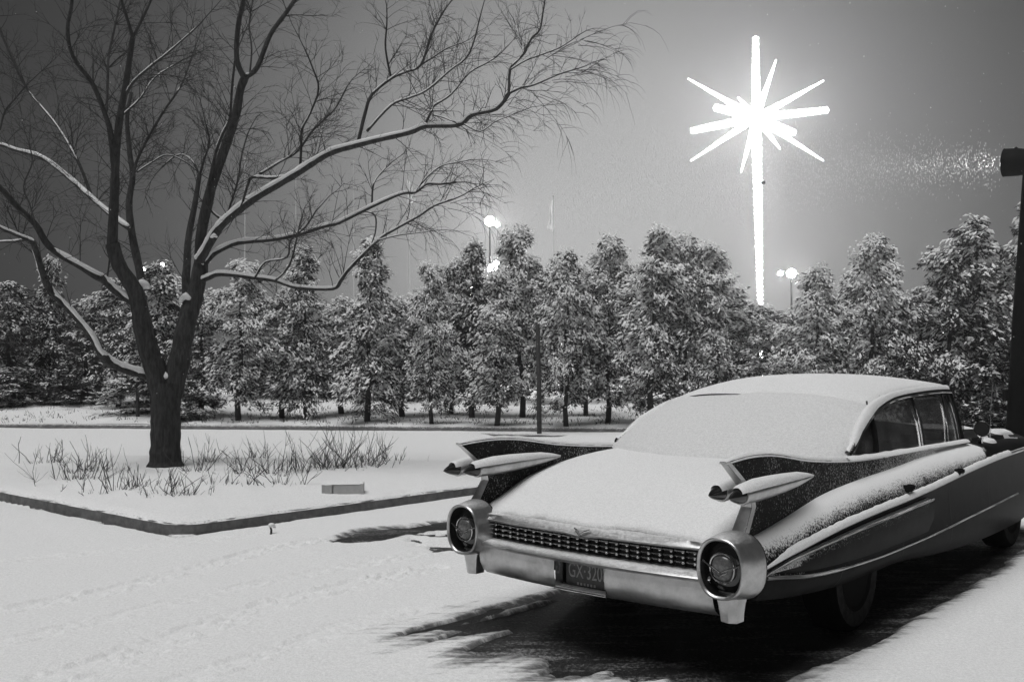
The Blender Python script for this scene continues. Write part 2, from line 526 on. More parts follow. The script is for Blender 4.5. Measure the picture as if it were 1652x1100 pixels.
low = np.exp(-(np.hypot(X + .1, (Y - 5.1) * 1.5) / 1.9) ** 2)
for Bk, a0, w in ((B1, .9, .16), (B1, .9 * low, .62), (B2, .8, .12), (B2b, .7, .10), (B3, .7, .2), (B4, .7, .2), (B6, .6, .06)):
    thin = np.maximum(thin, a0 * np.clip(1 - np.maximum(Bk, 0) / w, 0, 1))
V = np.stack([X, Y, Z], -1).reshape(-1, 3)
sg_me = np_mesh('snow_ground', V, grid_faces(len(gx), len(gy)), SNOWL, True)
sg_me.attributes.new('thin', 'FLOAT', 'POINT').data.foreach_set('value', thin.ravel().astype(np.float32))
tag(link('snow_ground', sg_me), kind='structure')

# snowy verge that rises beyond the far kerb and runs on to the horizon
vx = axis((-600, -60, 30), (-60, -26, 2), (-26, 22, .25), (22, 60, 2), (60, 600, 30))
vt = axis((.12, 8, .16), (8, 20, .6), (20, 60, 4), (60, 700, 40))
X, T = np.meshgrid(vx, vt, indexing='ij')
Y = far_kerb(np.clip(X, -60, 60)) + T
Z = terrain(X, Y) + .03 * fbm(X * 3, Y * 3, 3)
tag(link('snow_verge', np_mesh('snow_verge', np.stack([X, Y, Z], -1).reshape(-1, 3), grid_faces(len(vx), len(vt)), SNOW, True)), kind='structure')
# far kerb
mb = MB(); pr = []
for x in np.arange(-60, 60.1, .5):
    y = far_kerb(x); w = .012 * (random.random() - .5)
    pr.append([(x, y + w, -.06), (x, y + .005 + w, .07 + w * .5), (x, y + .03, .10), (x, y + .14, .102), (x, y + .16, .0)])
mb.grid(pr, flip=True)
tag(mb.build('far_kerb', CONC, smooth=40), kind='structure')

# the planting island
c0 = ground(288, 866); l0 = ground(-160, 773); r0 = ground(760, 799)
ld = (Vector(l0) - c0); ld.z = 0; ld.normalize()
rd = (Vector(r0) - c0); rd.z = 0; rd.normalize()
isl = []
PL = c0 + ld * 9.5; PR = c0 + rd * 6.2
for i in range(110): isl.append(PL + (c0 + ld * .35 - PL) * (i / 110))
a, b, d_ = c0 + ld * .35, c0, c0 + rd * .35
for i in range(9):
    t = i / 8; isl.append(a * (1 - t) ** 2 + b * 2 * t * (1 - t) + d_ * t * t)
for i in range(1, 72): isl.append(d_ + (PR - d_) * (i / 71))
nf_ = len(isl)
BL = Vector((PL.x, PL.y + 1.2, 0)); BR = Vector((PR.x - .5, PR.y + .55, 0))
for i in range(1, 26): isl.append(BR + (BL - BR) * (i / 25))
cen = Vector((-4.2, 12.6, 0))
def nrm(i):
    t = isl[(i + 1) % len(isl)] - isl[i - 1]; n = Vector((-t.y, t.x, 0)); n.normalize()
    return n
mb = MB(); pr = []
for i, p in enumerate(isl):
    n = nrm(i); w = .01 * (random.random() - .5)
    pr.append([p + n * w + Vector((0, 0, -.07)), p + n * (.004 + w) + Vector((0, 0, .088)), p + n * .03 + Vector((0, 0, .112)), p + n * .14 + Vector((0, 0, .114)), p + n * .16 + Vector((0, 0, -.05))])
pr.append(pr[0])
mb.grid(pr, flip=True)
tag(mb.build('island_kerb', CONC, smooth=35), kind='structure')
# island snow: rings from the kerb inwards
mb = MB(); rings = []
poly2 = [(p.x, p.y) for p in isl]
NR = 46
for k in range(NR):
    t = (k / (NR - 1)) ** .9
    ring = []
    for i, p in enumerate(isl):
        n = nrm(i)
        q = p + n * (.0 + .040 * float(vnoise(np.array(i * 1.3), np.array(3.)))) - n * .012 * float(vnoise(np.array(i * 3.1), np.array(9.)))
        q = q * (1 - t) + cen * t
        hgt = .110 + .035 * min(1, k / 1.2) if k else (.088 + .022 * float(vnoise(np.array(i * 1.7), np.array(5.))))
        hgt += .05 * float(fbm(np.array(q.x * 1.1), np.array(q.y * 1.1), 4)) * min(1, k / 3) + .035 * min(1, max(0, k - 2) / 8)
        hgt += .02 * float(fbm(np.array(q.x * 5), np.array(q.y * 5), 3)) * min(1, k / 2)
        ring.append((q.x, q.y, hgt))
    rings.append(ring)
mb.loft(rings)
tag(mb.build('island_snow', SNOW, smooth=180), kind='structure')

# ------------------------------------------------------------------ the car
car = thing('parked_car', 'dark fifties sedan with tall tail fins under thick fresh snow', 'car', CAR, CRZ)
yS = [.12, .35, .60, 1.0, 1.5, 2.0, 2.6, 3.2, 3.8, 4.4, 5.0, 5.45, 5.66]
zc = [.668, .745, .835, .905, .94, .935, .935, .935, .93, .965, .955, .91, .82]      # deck / hood centre
xV = [.90, .90, .90, .895, .885, .875, .86, .85, .85, .84, .83, .81, .76]
zV = [.695, .72, .755, .815, .850, .872, .905, .918, .915, .90, .875, .83, .76]
xS = [.985, .998, 1.008, 1.018, 1.02, 1.02, 1.02, 1.018, 1.01, .995, .975, .95, .90]
zS = [.56, .60, .632, .668, .692, .708, .738, .772, .795, .805, .805, .79, .72]
zT = [.53, .50, .465, .438, .42, .418, .424, .44, .45, .46, .46, .46, .46]
zB = [.42, .39, .365, .338, .33, .318, .27, .235, .215, .205, .21, .28, .36]
I = lambda ys, y: crom(yS, ys, y)
def shoulder(y, t):
    """curve from the valley under the fin (t=0) out and down to the spear (t=1)"""
    a0, b0, a1, b1 = I(xV, y), I(zV, y), I(xS, y), I(zS, y)
    th = t * PI / 2
    k_ = .75
    cx = a0 + (a1 - a0) * (k_ * math.sin(th) + (1 - k_) * t)
    cz = b1 + (b0 - b1) * (k_ * math.cos(th) + (1 - k_) * (1 - t))
    return cx, cz
def half_profile(y):
    out = [(0, I(zc, y)), (.3, I(zc, y) - .003), (.60, I(zc, y) - .012), (.76, I(zc, y) - .022)]
    zz = min(I(zc, y) - .03, I(zV, y) + .02) if y < 3.9 else I(zV, y) + .03
    out.append((.83, zz))
    for j in range(9): out.append(shoulder(y, j / 8))
    xs, zs, zt, zb = I(xS, y), I(zS, y), I(zT, y), I(zB, y)
    out += [(xs - .004, zs - .02), (xs - .026, zs - (zs - zt) * .30), (xs - .022, zs - (zs - zt) * .7), (xs - .012, zt + .012), (xs - .010, zt), (xs - .016, zt - (zt - zb) * .5), (xs - .05, zb), (xs - .16, zb - .02), (0, zb - .02)]
    return out
def side_x(y, z):
    pr_ = half_profile(y)[5:-1]
    for (x0, z0), (x1, z1) in zip(pr_, pr_[1:]):
        if z1 <= z <= z0: return x0 + (x1 - x0) * (z0 - z) / max(1e-6, z0 - z1)
    return pr_[-1][0]
YB = list(np.linspace(.16, 5.66, 84))
rings = []
for y in YB:
    hp = half_profile(y)
    rings.append([(x, y, z) for x, z in hp] + [(-x, y, z) for x, z in hp[-2:0:-1]])
mb = MB(); mb.loft(rings, cap0=True, cap1=True, flip=True)
body = mb.build('body', PAINT, car, smooth=32)

# tail fins
def fin(s):
    zr = [.60, .70, .78, .84, .90, .945, 1.0, 1.074]
    y0 = [.16, .13, .19, .235, .225, .185, .11, .005]
    topy, topz = [0, .25, .5, .92, 1.5, 2.1, 2.9], [1.074, 1.086, 1.074, 1.014, .967, .950, .935]
    boty, botz = [0, .5, .9, 1.5, 2.1, 2.9], [.60, .68, .74, .80, .85, .89]
    rows_o, rows_i = [], []
    for z0, ys in zip(zr, y0):
        sfrac = (z0 - zr[0]) / (zr[-1] - zr[0])
        ro, ri = [], []
        for i in range(40):
            t = (i / 39) ** 1.25
            y = ys + (2.9 - ys) * t
            zb_, zt_ = crom(boty, botz, y), crom(topy, topz, y)
            zrow = zb_ + (zt_ - zb_) * sfrac
            w0 = max(0, 1 - t * 4)
            z = zrow * (1 - w0) + z0 * w0 if sfrac not in (0, 1) else (zt_ if sfrac == 1 else zb_)
            hw = .018 + .026 * (1 - sfrac) + .012 * t
            xc = .862 - .02 * min(1, y / 2.0) * (1 if y < 2 else 1)
            ro.append((s * (xc + hw), y, z)); ri.append((s * (xc - hw), y, z))
        rows_o.append(ro); rows_i.append(ri)
    m = MB()
    m.grid(rows_o, flip=(s > 0)); m.grid(rows_i, flip=(s < 0))
    m.grid([rows_i[-1], rows_o[-1]], flip=(s < 0))                    # top edge
    f = m.build('tail_fin', FINP, car, smooth=40)
    e = MB()
    e.grid([[(p[0] - s * .002, p[1] - .006, p[2]) for p in (r[0] for r in rows_o)], [(p[0] + s * .002, p[1] - .006, p[2]) for p in (r[0] for r in rows_i)]], flip=(s < 0))
    e.grid([[(p[0], p[1] - .006, p[2]) for p in (r[0] for r in rows_o)], [(p[0] + s * .003, p[1] + .03, p[2]) for p in (r[0] for r in rows_o)]], flip=(s > 0))
    e.build('fin_edge_trim', CHROME, f, smooth=40)
    # snow lying on the fin's top edge
    sm = MB(); P = []
    for i in range(0, 40):
        o_, i_ = rows_o[-1][i], rows_i[-1][i]
        h = (.006 + .008 * random.random() + .012 * min(1, i / 25)) * min(1, .15 + i / 4)
        xm = (o_[0] + i_[0]) / 2
        P.append([(o_[0] + s * .003, o_[1], o_[2] - .012), (o_[0] - s * .004, o_[1], o_[2] + h * .7), (xm, o_[1], o_[2] + h), (i_[0] + s * .004, i_[1], i_[2] + h * .7), (i_[0] - s * .003, i_[1], i_[2] - .012)])
    sm.grid(P, flip=(s < 0)); sm.build('fin_snow', SNOWF, f, smooth=180)
    # the two bullet lamps, one either side of the blade
    for xc, dy in ((.925, 0), (.800, .035)):
        prof = [(.0, .003), (.02, .014), (.05, .026), (.085, .035), (.11, .039)]
        m = MB()
        def ring(y, r, zc_, n=20): return [(s * xc + r * math.cos(2 * PI * k_ / n), y, zc_ + r * math.sin(2 * PI * k_ / n)) for k_ in range(n)]
        y1 = -.055 + dy
        m.loft([ring(y1 + a, r, .915 + a * .02) for a, r in prof], cap0=True)
        pod_prof = [(.105, .043), (.12, .046), (.135, .043), (.15, .044), (.25, .046), (.40, .044), (.55, .038), (.70, .028), (.82, .014), (.90, .003)]
        pm = MB(); pm.loft([ring(y1 + a, r, .915 + a * .022) for a, r in pod_prof], cap0=True, cap1=True)
        p = pm.build('bullet_lamp_housing', CHROME, f, smooth=50)
        m.build('bullet_lamp_lens', LENS, f, smooth=60)
        sc = MB(); P = []
        for a, r in [(.07, .030), (.10, .040), (.13, .043)] + pod_prof[4:]:
            row = []
            for k_ in range(11):
                th = math.radians(22 + 136 * k_ / 10)
                rr = r + .003 + .014 * math.sin(PI * k_ / 10) * (1 if a > .14 else .5) * min(1, (.93 - a) * 6)
                row.append((s * xc + rr * math.cos(th), y1 + a, .915 + a * .022 + rr * math.sin(th) + .002 * random.random()))
            P.append(row)
        sc.grid(P, flip=True); sc.build('bullet_snow', SNOWF, f, smooth=180)
fin(1); fin(-1)

# snow on deck, rear window and roof
def deck_snow():
    m = MB(); P = []
    for i in range(60):
        t = i / 59
        row = []
        for j in range(57):
            u_ = -1 + 2 * j / 56
            x = u_ * .825
            y0 = .095 + .034 * float(vnoise(np.array(x * 9 + 40), np.array(1.5))) + .026 * float(vnoise(np.array(x * 37), np.array(7.5))) + .05 * max(0, abs(u_) - .9) * 10 - .03 * max(0, 1 - abs(u_) * 5)
            y = y0 + (1.62 - y0) * t
            z = I(zc, max(y, .16)) - .022 * (abs(u_) ** 4) + (y < .16) * (y - .16) * .33
            th = .036 * min(1, .35 + t * 14) * (1 - .35 * max(0, abs(u_) - .85) / .15) if t > 0 else .0
            z += th + .008 * float(fbm(np.array(x * 2.5), np.array(y * 2.5 + 9), 3)) + .003 * float(fbm(np.array(x * 14), np.array(y * 14 + 9), 2))
            row.append((x, y, z))
        P.append(row)
    # thickness down at the rear edge and sides
    P.insert(0, [(p[0], p[1] + .004, p[2] - .004) for p in P[0]])
    m.grid(P)
    m.build('deck_snow', SNOWF, car, smooth=180)
deck_snow()

# greenhouse
arch_y = [1.53, 1.64, 1.80, 2.13, 2.40, 2.68, 3.20, 3.60, 3.84]
arch_z = [.958, 1.005, 1.085, 1.188, 1.240, 1.272, 1.292, 1.296, 1.290]
arch_x = [.812, .80, .775, .725, .70, .685, .675, .675, .68]
A = lambda ys, y: crom(arch_y, ys, y)
def roof_pt(u_, v, off=0.0):
    """u -1..1 across, v 0 (rear lip) .. 1 (windscreen header)"""
    yl = 2.02 + .13 * u_ * u_          # rear lip bows back at the centre
    y = yl + (3.93 - .07 * u_ * u_ - yl) * v
    crown = crom([2.0, 2.25, 2.6, 3.0, 3.4, 3.75, 3.95], [1.298, 1.365, 1.408, 1.418, 1.405, 1.365, 1.318], y)
    ex, ez = A(arch_x, y) + .022, A(arch_z, y) + .028
    au = abs(u_)
    x = ex * (math.copysign(1 - (1 - au) ** 1.12, u_))
    z = ez + (crown - ez) * (1 - au ** 2.6)
    return Vector((x, y, z + off))
def backlight_pt(u_, v):
    au = abs(u_)
    top = roof_pt(u_, 0)
    xb = .835 * math.copysign(1 - (1 - au) ** 1.08, u_)
    bot = Vector((xb, 1.16 + .34 * au ** 2.2, .945))
    mid = (top + bot) / 2 + Vector((math.copysign(.015 * au, u_), -.07 * (1 - .5 * au), .035))
    return bot * (1 - v) ** 2 + mid * (2 * v * (1 - v)) + top * v * v
def sheet(name, fn, nu, nv, mat, parent, th=0.0, smooth=180, edge=True, noise_=0.0, flip=True):
    m = MB(); P = []
    us = [-1 + 2 * i / nu for i in range(nu + 1)]; vs_ = [i / nv for i in range(nv + 1)]
    for u_ in us:
        row = []
        for v in vs_:
            p = Vector(fn(u_, v)); e = 1e-3
            if th:
                du = Vector(fn(min(1, u_ + e), v)) - Vector(fn(max(-1, u_ - e), v)); dv = Vector(fn(u_, min(1, v + e))) - Vector(fn(u_, max(0, v - e)))
                n = du.cross(dv); n.normalize()
                f_ = min(1, (1 - abs(u_)) * 14 + .25, v * 12 + .35, (1 - v) * 12 + .35) if edge else 1
                p = p + n * (th * f_) + n * noise_ * float(fbm(np.array(p.x * 3 + 5), np.array(p.y * 3), 4))
            row.append(p)
        P.append(row)
    m.grid(P, flip=flip)
    return m.build(name, mat, parent, smooth)
roof = sheet('roof', roof_pt, 28, 26, PAINT, car)
sheet('roof_snow', lambda u_, v: roof_pt(u_ * .995, -.012 + v * 1.0), 48, 36, SNOWF, roof, .030, noise_=.012)
bl = sheet('rear_window', backlight_pt, 28, 12, GLASS, car)
def bl_snow(u_, v):
    p = backlight_pt(u_ * .985, min(1, v * 1.0))
    gap = max(0, 1 - abs(u_ + .38) / .42)            # the lip of the roof stays bare for a stretch left of the middle
    k_ = max(0, (v - .80) / .20)
    return p + Vector((0, -.030, .022)) * (k_ * (1 - min(1, gap * 1.8)))
sheet('rear_window_snow', bl_snow, 60, 30, SNOWG, bl, .022, noise_=.012)
# chrome lip of the roof over the rear window
m = MB(); m.tube([roof_pt(-.80 + .72 * i / 20, 0) + Vector((0, -.034, .013)) for i in range(21)], [.001 + .0045 * math.sin(PI * i / 20) ** .7 for i in range(21)], 6)
m.build('roof_lip', BLACK, roof, smooth=60)
# C-pillar and drip rail
for s in (1, -1):
    m = MB(); P = []
    for i in range(40):
        y = 1.54 + (3.88 - 1.54) * i / 39
        a_ = Vector((A(arch_x, y), y, A(arch_z, y)))
        w = .030 + .02 * max(0, 1 - abs(y - 2.0) / .6)
        row = []
        for k_ in range(9):
            th = math.radians(-60 + 210 * k_ / 8)
            row.append((s * (a_.x + .012 + w * .55 * math.cos(th)), y, a_.z + .018 + w * math.sin(th)))
        P.append(row)
    m.grid(P, flip=(s < 0))
    pl_ = m.build('roof_rail', PAINT, car, smooth=60)
    m = MB(); m.tube([roof_pt(s * (.955 - .015 * i), .0 + .016 * i) + Vector((-s * .004, -.012, .016 + .004 * math.sin(i))) for i in range(9)], [.003 + .010 * math.sin(PI * i / 8) for i in range(9)], 6)
    m.build('roof_seam', BLACK, roof, smooth=60)
    m = MB(); P = []
    for i in range(54):
        y = 1.545 + (3.80 - 1.545) * i / 53
        a_ = Vector((A(arch_x, y), y, A(arch_z, y)))
        w = (.038 + .022 * max(0, 1 - abs(y - 2.05) / .6)) * min(1, .35 + (y - 1.54) * 4)
        row = []
        for k_ in range(9):
            th = math.radians(12 + 140 * k_ / 8)
            rr = 1 + .10 * random.random()
            row.append((s * (a_.x + .010 + w * .62 * rr * math.cos(th)), y, a_.z + .020 + w * rr * math.sin(th)))
        P.append(row)
    m.grid(P, flip=(s < 0)); m.build('rail_snow', SNOWF, pl_, smooth=180)
    m = MB(); m.tube([(s * (A(arch_x, y) + .030), y, A(arch_z, y) + .004) for y in np.linspace(1.5, 3.84, 40)], .008, 6)
    m.build('drip_moulding', CHROMEC, pl_, smooth=60)
# side glass with its frames
belt = lambda y: crom([1.4, 2.0, 2.8, 3.4, 3.9], [.962, .945, .938, .93, .925], y)
def side_pt(yb, yt, v, s, xin=0.0):
    zb_ = belt(yb); xb = .835 - .012 * max(0, yb - 1.5) * .3
    xt, zt_ = A(arch_x, yt), A(arch_z, yt)
    return Vector((s * (xb + (xt - xb) * v + .012 * math.sin(PI * v) - xin), yb + (yt - yb) * v, zb_ + (zt_ - zb_) * v))
wins = [('quarter_window', 1.53, 1.53, 1.955, 2.14), ('rear_door_window', 2.00, 2.20, 2.82, 3.06), ('front_door_window', 2.87, 3.10, 3.36, 3.70), ('vent_window', 3.40, 3.735, 3.62, 3.83)]
for s in (1, -1):
    for nm, yb0, yt0, yb1, yt1 in wins:
        m = MB(); P = []
        for i in range(13):
            t = i / 12
            yb_, yt_ = yb0 + (yb1 - yb0) * t, yt0 + (yt1 - yt0) * t
            P.append([side_pt(yb_, yt_, v, s, .012) for v in np.linspace(0, .985, 9)])
        m.grid(P, flip=(s > 0)); g_ = m.build(nm, GLASS, car, smooth=180)
    for yb_, yt_, r in ((1.975, 2.17, .019), (1.995, 2.195, .010), (2.845, 3.08, .017), (3.38, 3.718, .011), (3.64, 3.85, .018), (3.70, 3.90, .02)):
        m = MB(); m.tube([side_pt(yb_, yt_, v, s, .004) for v in np.linspace(-.02, .99, 8)], r, 6)
        m.build('window_post', IRON if r > .0185 else CHROMEC, car, smooth=60)
    m = MB(); m.tube([(s * .850, y, belt(y) + .004) for y in np.linspace(1.45, 3.75, 30)], .012, 6)
    tr_ = m.build('belt_moulding', CHROMEC, car, smooth=60)
    m = MB(); P = []
    for i in range(34):
        y = 1.42 + i * .068
        row = []
        for k_ in range(7):
            th = math.radians(0 + 165 * k_ / 6); rr = 1 + .12 * random.random()
            row.append((s * (.858 + .034 * rr * math.cos(th)), y, belt(y) + .004 + .020 * rr * math.sin(th)))
        P.append(row)
    m.grid(P, flip=(s < 0)); m.build('sill_snow', SNOWF, tr_, smooth=180)
# windscreen, dashboard, seats, wheel
def screen_pt(u_, v):
    au = abs(u_)
    top = roof_pt(u_, 1.0); bot = Vector((.84 * u_, 4.42 - .72 * au ** 2.4, .945))
    return bot * (1 - v) + top * v + Vector((.02 * math.sin(PI * v) * u_, .05 * math.sin(PI * v), .03 * math.sin(PI * v)))
sheet('windscreen', screen_pt, 24, 8, GLASS, car, flip=False)
for y, w in ((2.35, .62), (3.35, .62)):
    m = MB()
    m.loft([[(x, y + a_, z) for a_, z in ((0, .9), (.16, .9), (.12, 1.02 + .03 * (1 - (x / .64) ** 4)), (.06, 1.05 + .03 * (1 - (x / .64) ** 4)), (-.02, 1.0))] for x in np.linspace(-w, w, 13)], True, True, flip=True)
    m.build('seat_back', SEATM, car, smooth=60)
m = MB(); n = 20
m.tube([(-.36 + .2 * math.cos(2 * PI * i / n), 3.72 - .06 * math.sin(2 * PI * i / n), 1.0 + .17 * math.sin(2 * PI * i / n)) for i in range(n + 1)], .012, 6)
m.build('steering_wheel', BLACK, car, smooth=60)

# trims along the side
for s in (1, -1):
    ys = np.linspace(.165, 5.5, 70)
    def rr_(y): return .004 + .012 * min(1, (y - .155) * 3)
    m = MB(); m.tube([(s * (I(xS, y) + .002), y, I(zS, y)) for y in ys], [rr_(y) for y in ys], 8)
    sp = m.build('side_spear', CHROME, car, smooth=60)
    m = MB(); P = []
    for y in np.linspace(.165, 4.3, 110):
        w = rr_(y)
        row = []
        h = .012 * (1 + .5 * random.random()) * min(1, (y - .15) * 4) + .002
        for k_ in range(7):
            th = math.radians(-12 + 190 * k_ / 6)
            row.append((s * (I(xS, y) - .010 + (w + .013) * math.cos(th)), y, I(zS, y) + .002 + (w * .6 + h) * math.sin(th)))
        P.append(row)
    m.grid(P, flip=(s < 0)); m.build('spear_snow', SNOWF, sp, smooth=180)
    # bullet shaped scoop of the rear wing
    sc_y = [.17, .5, .9, 1.4, 1.9, 2.36]; sc_z = [.535, .578, .608, .633, .650, .664]
    m = MB(); P = []
    for y in np.linspace(.2, 2.36, 40):
        zt_ = crom(sc_y, sc_z, y); zl = I(zT, y) + .015; wdt = zt_ - zl; g_ = .034 * min(1, (y - .15) / 1.6)
        x0 = side_x(y, zt_); x1 = side_x(y, zl + wdt * .1)
        P.append([(s * (x0 - .004), y, zt_ + .004), (s * (x0 + .010 + g_), y, zt_ - .012), (s * (x0 + .014 + g_), y, zt_ - wdt * .25), (s * (x1 + .012 + g_ * .8), y, zt_ - wdt * .55), (s * (x1 + .003), y, zt_ - wdt * .92)])
    m.grid(P, flip=(s > 0))
    pl2 = [P[-1][i] for i in range(5)]
    m.add(pl2 + [(s * .98, 2.36, pl2[-1][2])], [tuple(range(6))])
    scp = m.build('wing_scoop', FINP, car, smooth=35)
    m = MB(); m.tube([(s * (side_x(y, crom(sc_y, sc_z, y)) + .010 + .034 * min(1, (y - .15) / 1.6)), y, crom(sc_y, sc_z, y) - .002) for y in np.linspace(.17, 2.36, 36)], .0055, 6)
    m.build('scoop_trim', CHROME, scp, smooth=60)
    m = MB(); ys = np.linspace(.19, 4.6, 50)
    m.tube([(s * (side_x(y, I(zT, y)) + .004), y, I(zT, y)) for y in ys], [.009 if y < 1.05 else .006 for y in ys], 6)
    m.build('lower_trim', CHROME, car, smooth=60)
    # shut lines
    for nm, y, zt_, zl, sl_ in (('skirt_gap', 1.01, .43, .35, .04), ('skirt_gap', 1.95, .63, .33, .05), ('door_gap', 2.83, .735, .30, .0), ('door_gap', 3.75, .78, .27, .0), ('door_gap', 1.98, .70, .655, .0)):
        m = MB(); P = []
        for z in np.linspace(zt_, zl, 12):
            yy = y - sl_ * (1 - (z - zl) / (zt_ - zl))
            x = side_x(yy, z) + .0025
            P.append([(s * x, yy - .004, z), (s * x, yy + .004, z)])
        m.grid(P, flip=(s < 0)); m.build(nm, BLACK, car)
    for y, z in ((2.005, .768), (2.955, .785)):
        x = side_x(y, z)
        m = MB(); m.box((s * (x + .022), y, z), (.022, .10, .022))
        m.box((s * (x + .010), y - .032, z - .002), (.03, .03, .04)); m.box((s * (x + .010), y + .036, z - .002), (.03, .026, .036))
        m.build('door_handle', RIMM, car, smooth=30)

# taillight nacelles
def sq_ring(cx, y, cz, rx, rz, n=36, p=2.35):
    out = []
    for k_ in range(n):
        th = 2 * PI * k_ / n
        c, s_ = math.cos(th), math.sin(th)
        out.append((cx + rx * math.copysign(abs(c) ** (2 / p), c), y, cz + rz * math.copysign(abs(s_) ** (2 / p), s_)))
    return out
for s in (1, -1):
    cx = .838; cz = .575
    m = MB()
    st = [(.018, .124, .146, 0), (.004, .122, .144, 0), (0, .117, .139, 0), (.004, .109, .131, 0), (.012, .106, .128, 0)]
    # outer shell, from the wing back to the rim and into the recess
    shell = [(.152, .151, .161, .012), (.115, .147, .158, .009), (.075, .138, .153, .004), (.042, .128, .148, 0)]
    m.loft([sq_ring(s * (cx + dx), y, cz, rx, rz) for y, rx, rz, dx in shell] + [sq_ring(s * cx, y, cz, rx, rz) for y, rx, rz, dx in st], flip=True)
    nac = m.build('tail_nacelle', CHROME, car, smooth=50)
    m = MB(); m.loft([sq_ring(s * cx, .010, cz, .1065, .1285), sq_ring(s * cx, .072, cz, .100, .121), sq_ring(s * cx, .058, cz, .09, .11), sq_ring(s * cx, .05, cz, .06, .075), sq_ring(s * cx, .05, cz, .02, .02)], cap1=True)
    m.build('tail_lens', LENS, nac, smooth=60)
    m = MB(); m.loft([sq_ring(s * cx, .052, cz, .060, .064, 28, 2.3), sq_ring(s * cx, .03, cz, .058, .062, 28, 2.3), sq_ring(s * cx, .018, cz, .042, .046, 28, 2.3), sq_ring(s * cx, .014, cz, .012, .012, 28, 2.3)], cap1=True)
    m.build('reversing_lamp', CLEARL, nac, smooth=60)
    m = MB(); r_ = sq_ring(s * cx, .026, cz, .063, .067, 28, 2.3); m.tube(r_ + [r_[0]], .0045, 5, cap=False)
    m.tube([(s * cx - .10, .022, cz + .028), (s * cx - .058, .012, cz + .008), (s * cx - .004, .006, cz - .020), (s * cx + .052, .012, cz + .008), (s * cx + .10, .022, cz + .022)], .0042, 5)
    m.tube([(s * cx - .040, .012, cz - .012), (s * cx - .004, .006, cz - .034), (s * cx + .036, .012, cz - .012)], .0038, 5)
    m.build('lamp_emblem', CHROMEC, nac, smooth=60)
    m = MB(); m.loft([sq_ring(s * (cx + .012), .153, cz, .148, .158), sq_ring(s * (cx + .012), .166, cz, .148, .158)]); m.build('nacelle_seam', BLACK, nac)
    # foot of the bumper below the nacelle
    m = MB()
    m.loft([[(s * x_, y_, z) for x_, y_ in ((.838 - w, .07 + o), (.838 + w * .2, .055 + o), (.838 + w, .075 + o), (.838 + w * 1.1, .15), (.838 - w, .15))] for z, w, o in ((.46, .070, .0), (.40, .050, .005), (.345, .042, .010), (.312, .040, .014))], cap0=True, cap1=True, flip=(s > 0))
    m.build('bumper_foot', CHROME, nac, smooth=40)

# rear bumper with plate recess
def plan(x): return .055 - .055 * (1 - (min(abs(x), .74) / .74) ** 2.2)
bprof = [(.13, .527), (.03, .523), (.004, .515), (-.006, .503), (.004, .490), (.022, .482), (.020, .455), (.018, .425), (.024, .392), (.044, .350), (.080, .322), (.14, .308)]
m = MB()
xs_b = sorted(list(np.linspace(-.76, .76, 47)) + [-.165, .165, -.205, .20])
P = [[(x, plan(x) + dy, z) for dy, z in bprof] for x in xs_b]
for i in range(len(xs_b) - 1):
    xm = (xs_b[i] + xs_b[i + 1]) / 2
    o = len(m.v)
    for j in range(len(bprof) - 1):
        if abs(xm) < .165 and 5 <= j <= 8: continue
        m.add([P[i][j], P[i][j + 1], P[i + 1][j + 1], P[i + 1][j]], [(0, 1, 2, 3)])
me_b = m.build('rear_bumper', CHROME, car, smooth=50)
import bmesh
bmm = bmesh.new(); bmm.from_mesh(me_b.data); bmesh.ops.remove_doubles(bmm, verts=bmm.verts, dist=1e-5); bmesh.ops.recalc_face_normals(bmm, faces=bmm.faces); bmm.to_mesh(me_b.data); bmm.free()
me_b.data.polygons.foreach_set('use_smooth', [True] * len(me_b.data.polygons)); me_b.data.set_sharp_from_angle(angle=math.radians(50))
m = MB()
for s in (-1, 1):
    m.grid([[(s * .165, plan(.165) + .03, .484), (s * .165, plan(.165) + .03, .344)], [(s * .152, .115, .484), (s * .152, .115, .344)]], flip=(s > 0))
m.grid([[(-.165, .03, .344), (.165, .03, .344)], [(-.152, .115, .35), (.152, .115, .35)]])
m.grid([[(-.16, .12, .49), (.16, .12, .49)], [(-.16, .12, .34), (.16, .12, .34)]])
m.build('plate_recess', CHROMEC, me_b)
m = MB(); m.tube([(x, plan(x) + .028, .338) for x in np.linspace(-.17, .17, 12)], .006, 6); m.build('recess_trim', CHROMEC, me_b, smooth=60)
m = MB(); m.box((.006, .098, .415), (.292, .006, .138)); lp = m.build('licence_plate', PLATE, car)
def text(body_, size, x, y, z, parent, name='plate_characters', mat=PLETT):
    c = bpy.data.curves.new(name, 'FONT'); c.body = body_; c.size = size; c.extrude = .001; c.align_x = 'CENTER'; c.align_y = 'CENTER'
    c.materials.append(mat)
    tmp = bpy.data.objects.new('lettering', c); COL.objects.link(tmp)
    me = bpy.data.meshes.new_from_object(tmp.evaluated_get(bpy.context.evaluated_depsgraph_get()))
    bpy.data.objects.remove(tmp); me.name = name
    o = link(name, me, parent, (x, y, z)); o.rotation_euler = (PI / 2, 0, 0); o.scale = (.72, 1.15, 1)
    return tag(o, kind='stuff')
text('GX·3208', .098, .006, .0935, .428, lp)
m = MB()
for i in range(6): m.box((-.06 + i * .022, .0945, .363), (.012, .002, .013))
m.build('plate_legend', PLETT, lp)
m = MB(); m.box((.128, .0945, .372), (.03, .002, .03)); m.build('plate_tab', PLETT, lp)

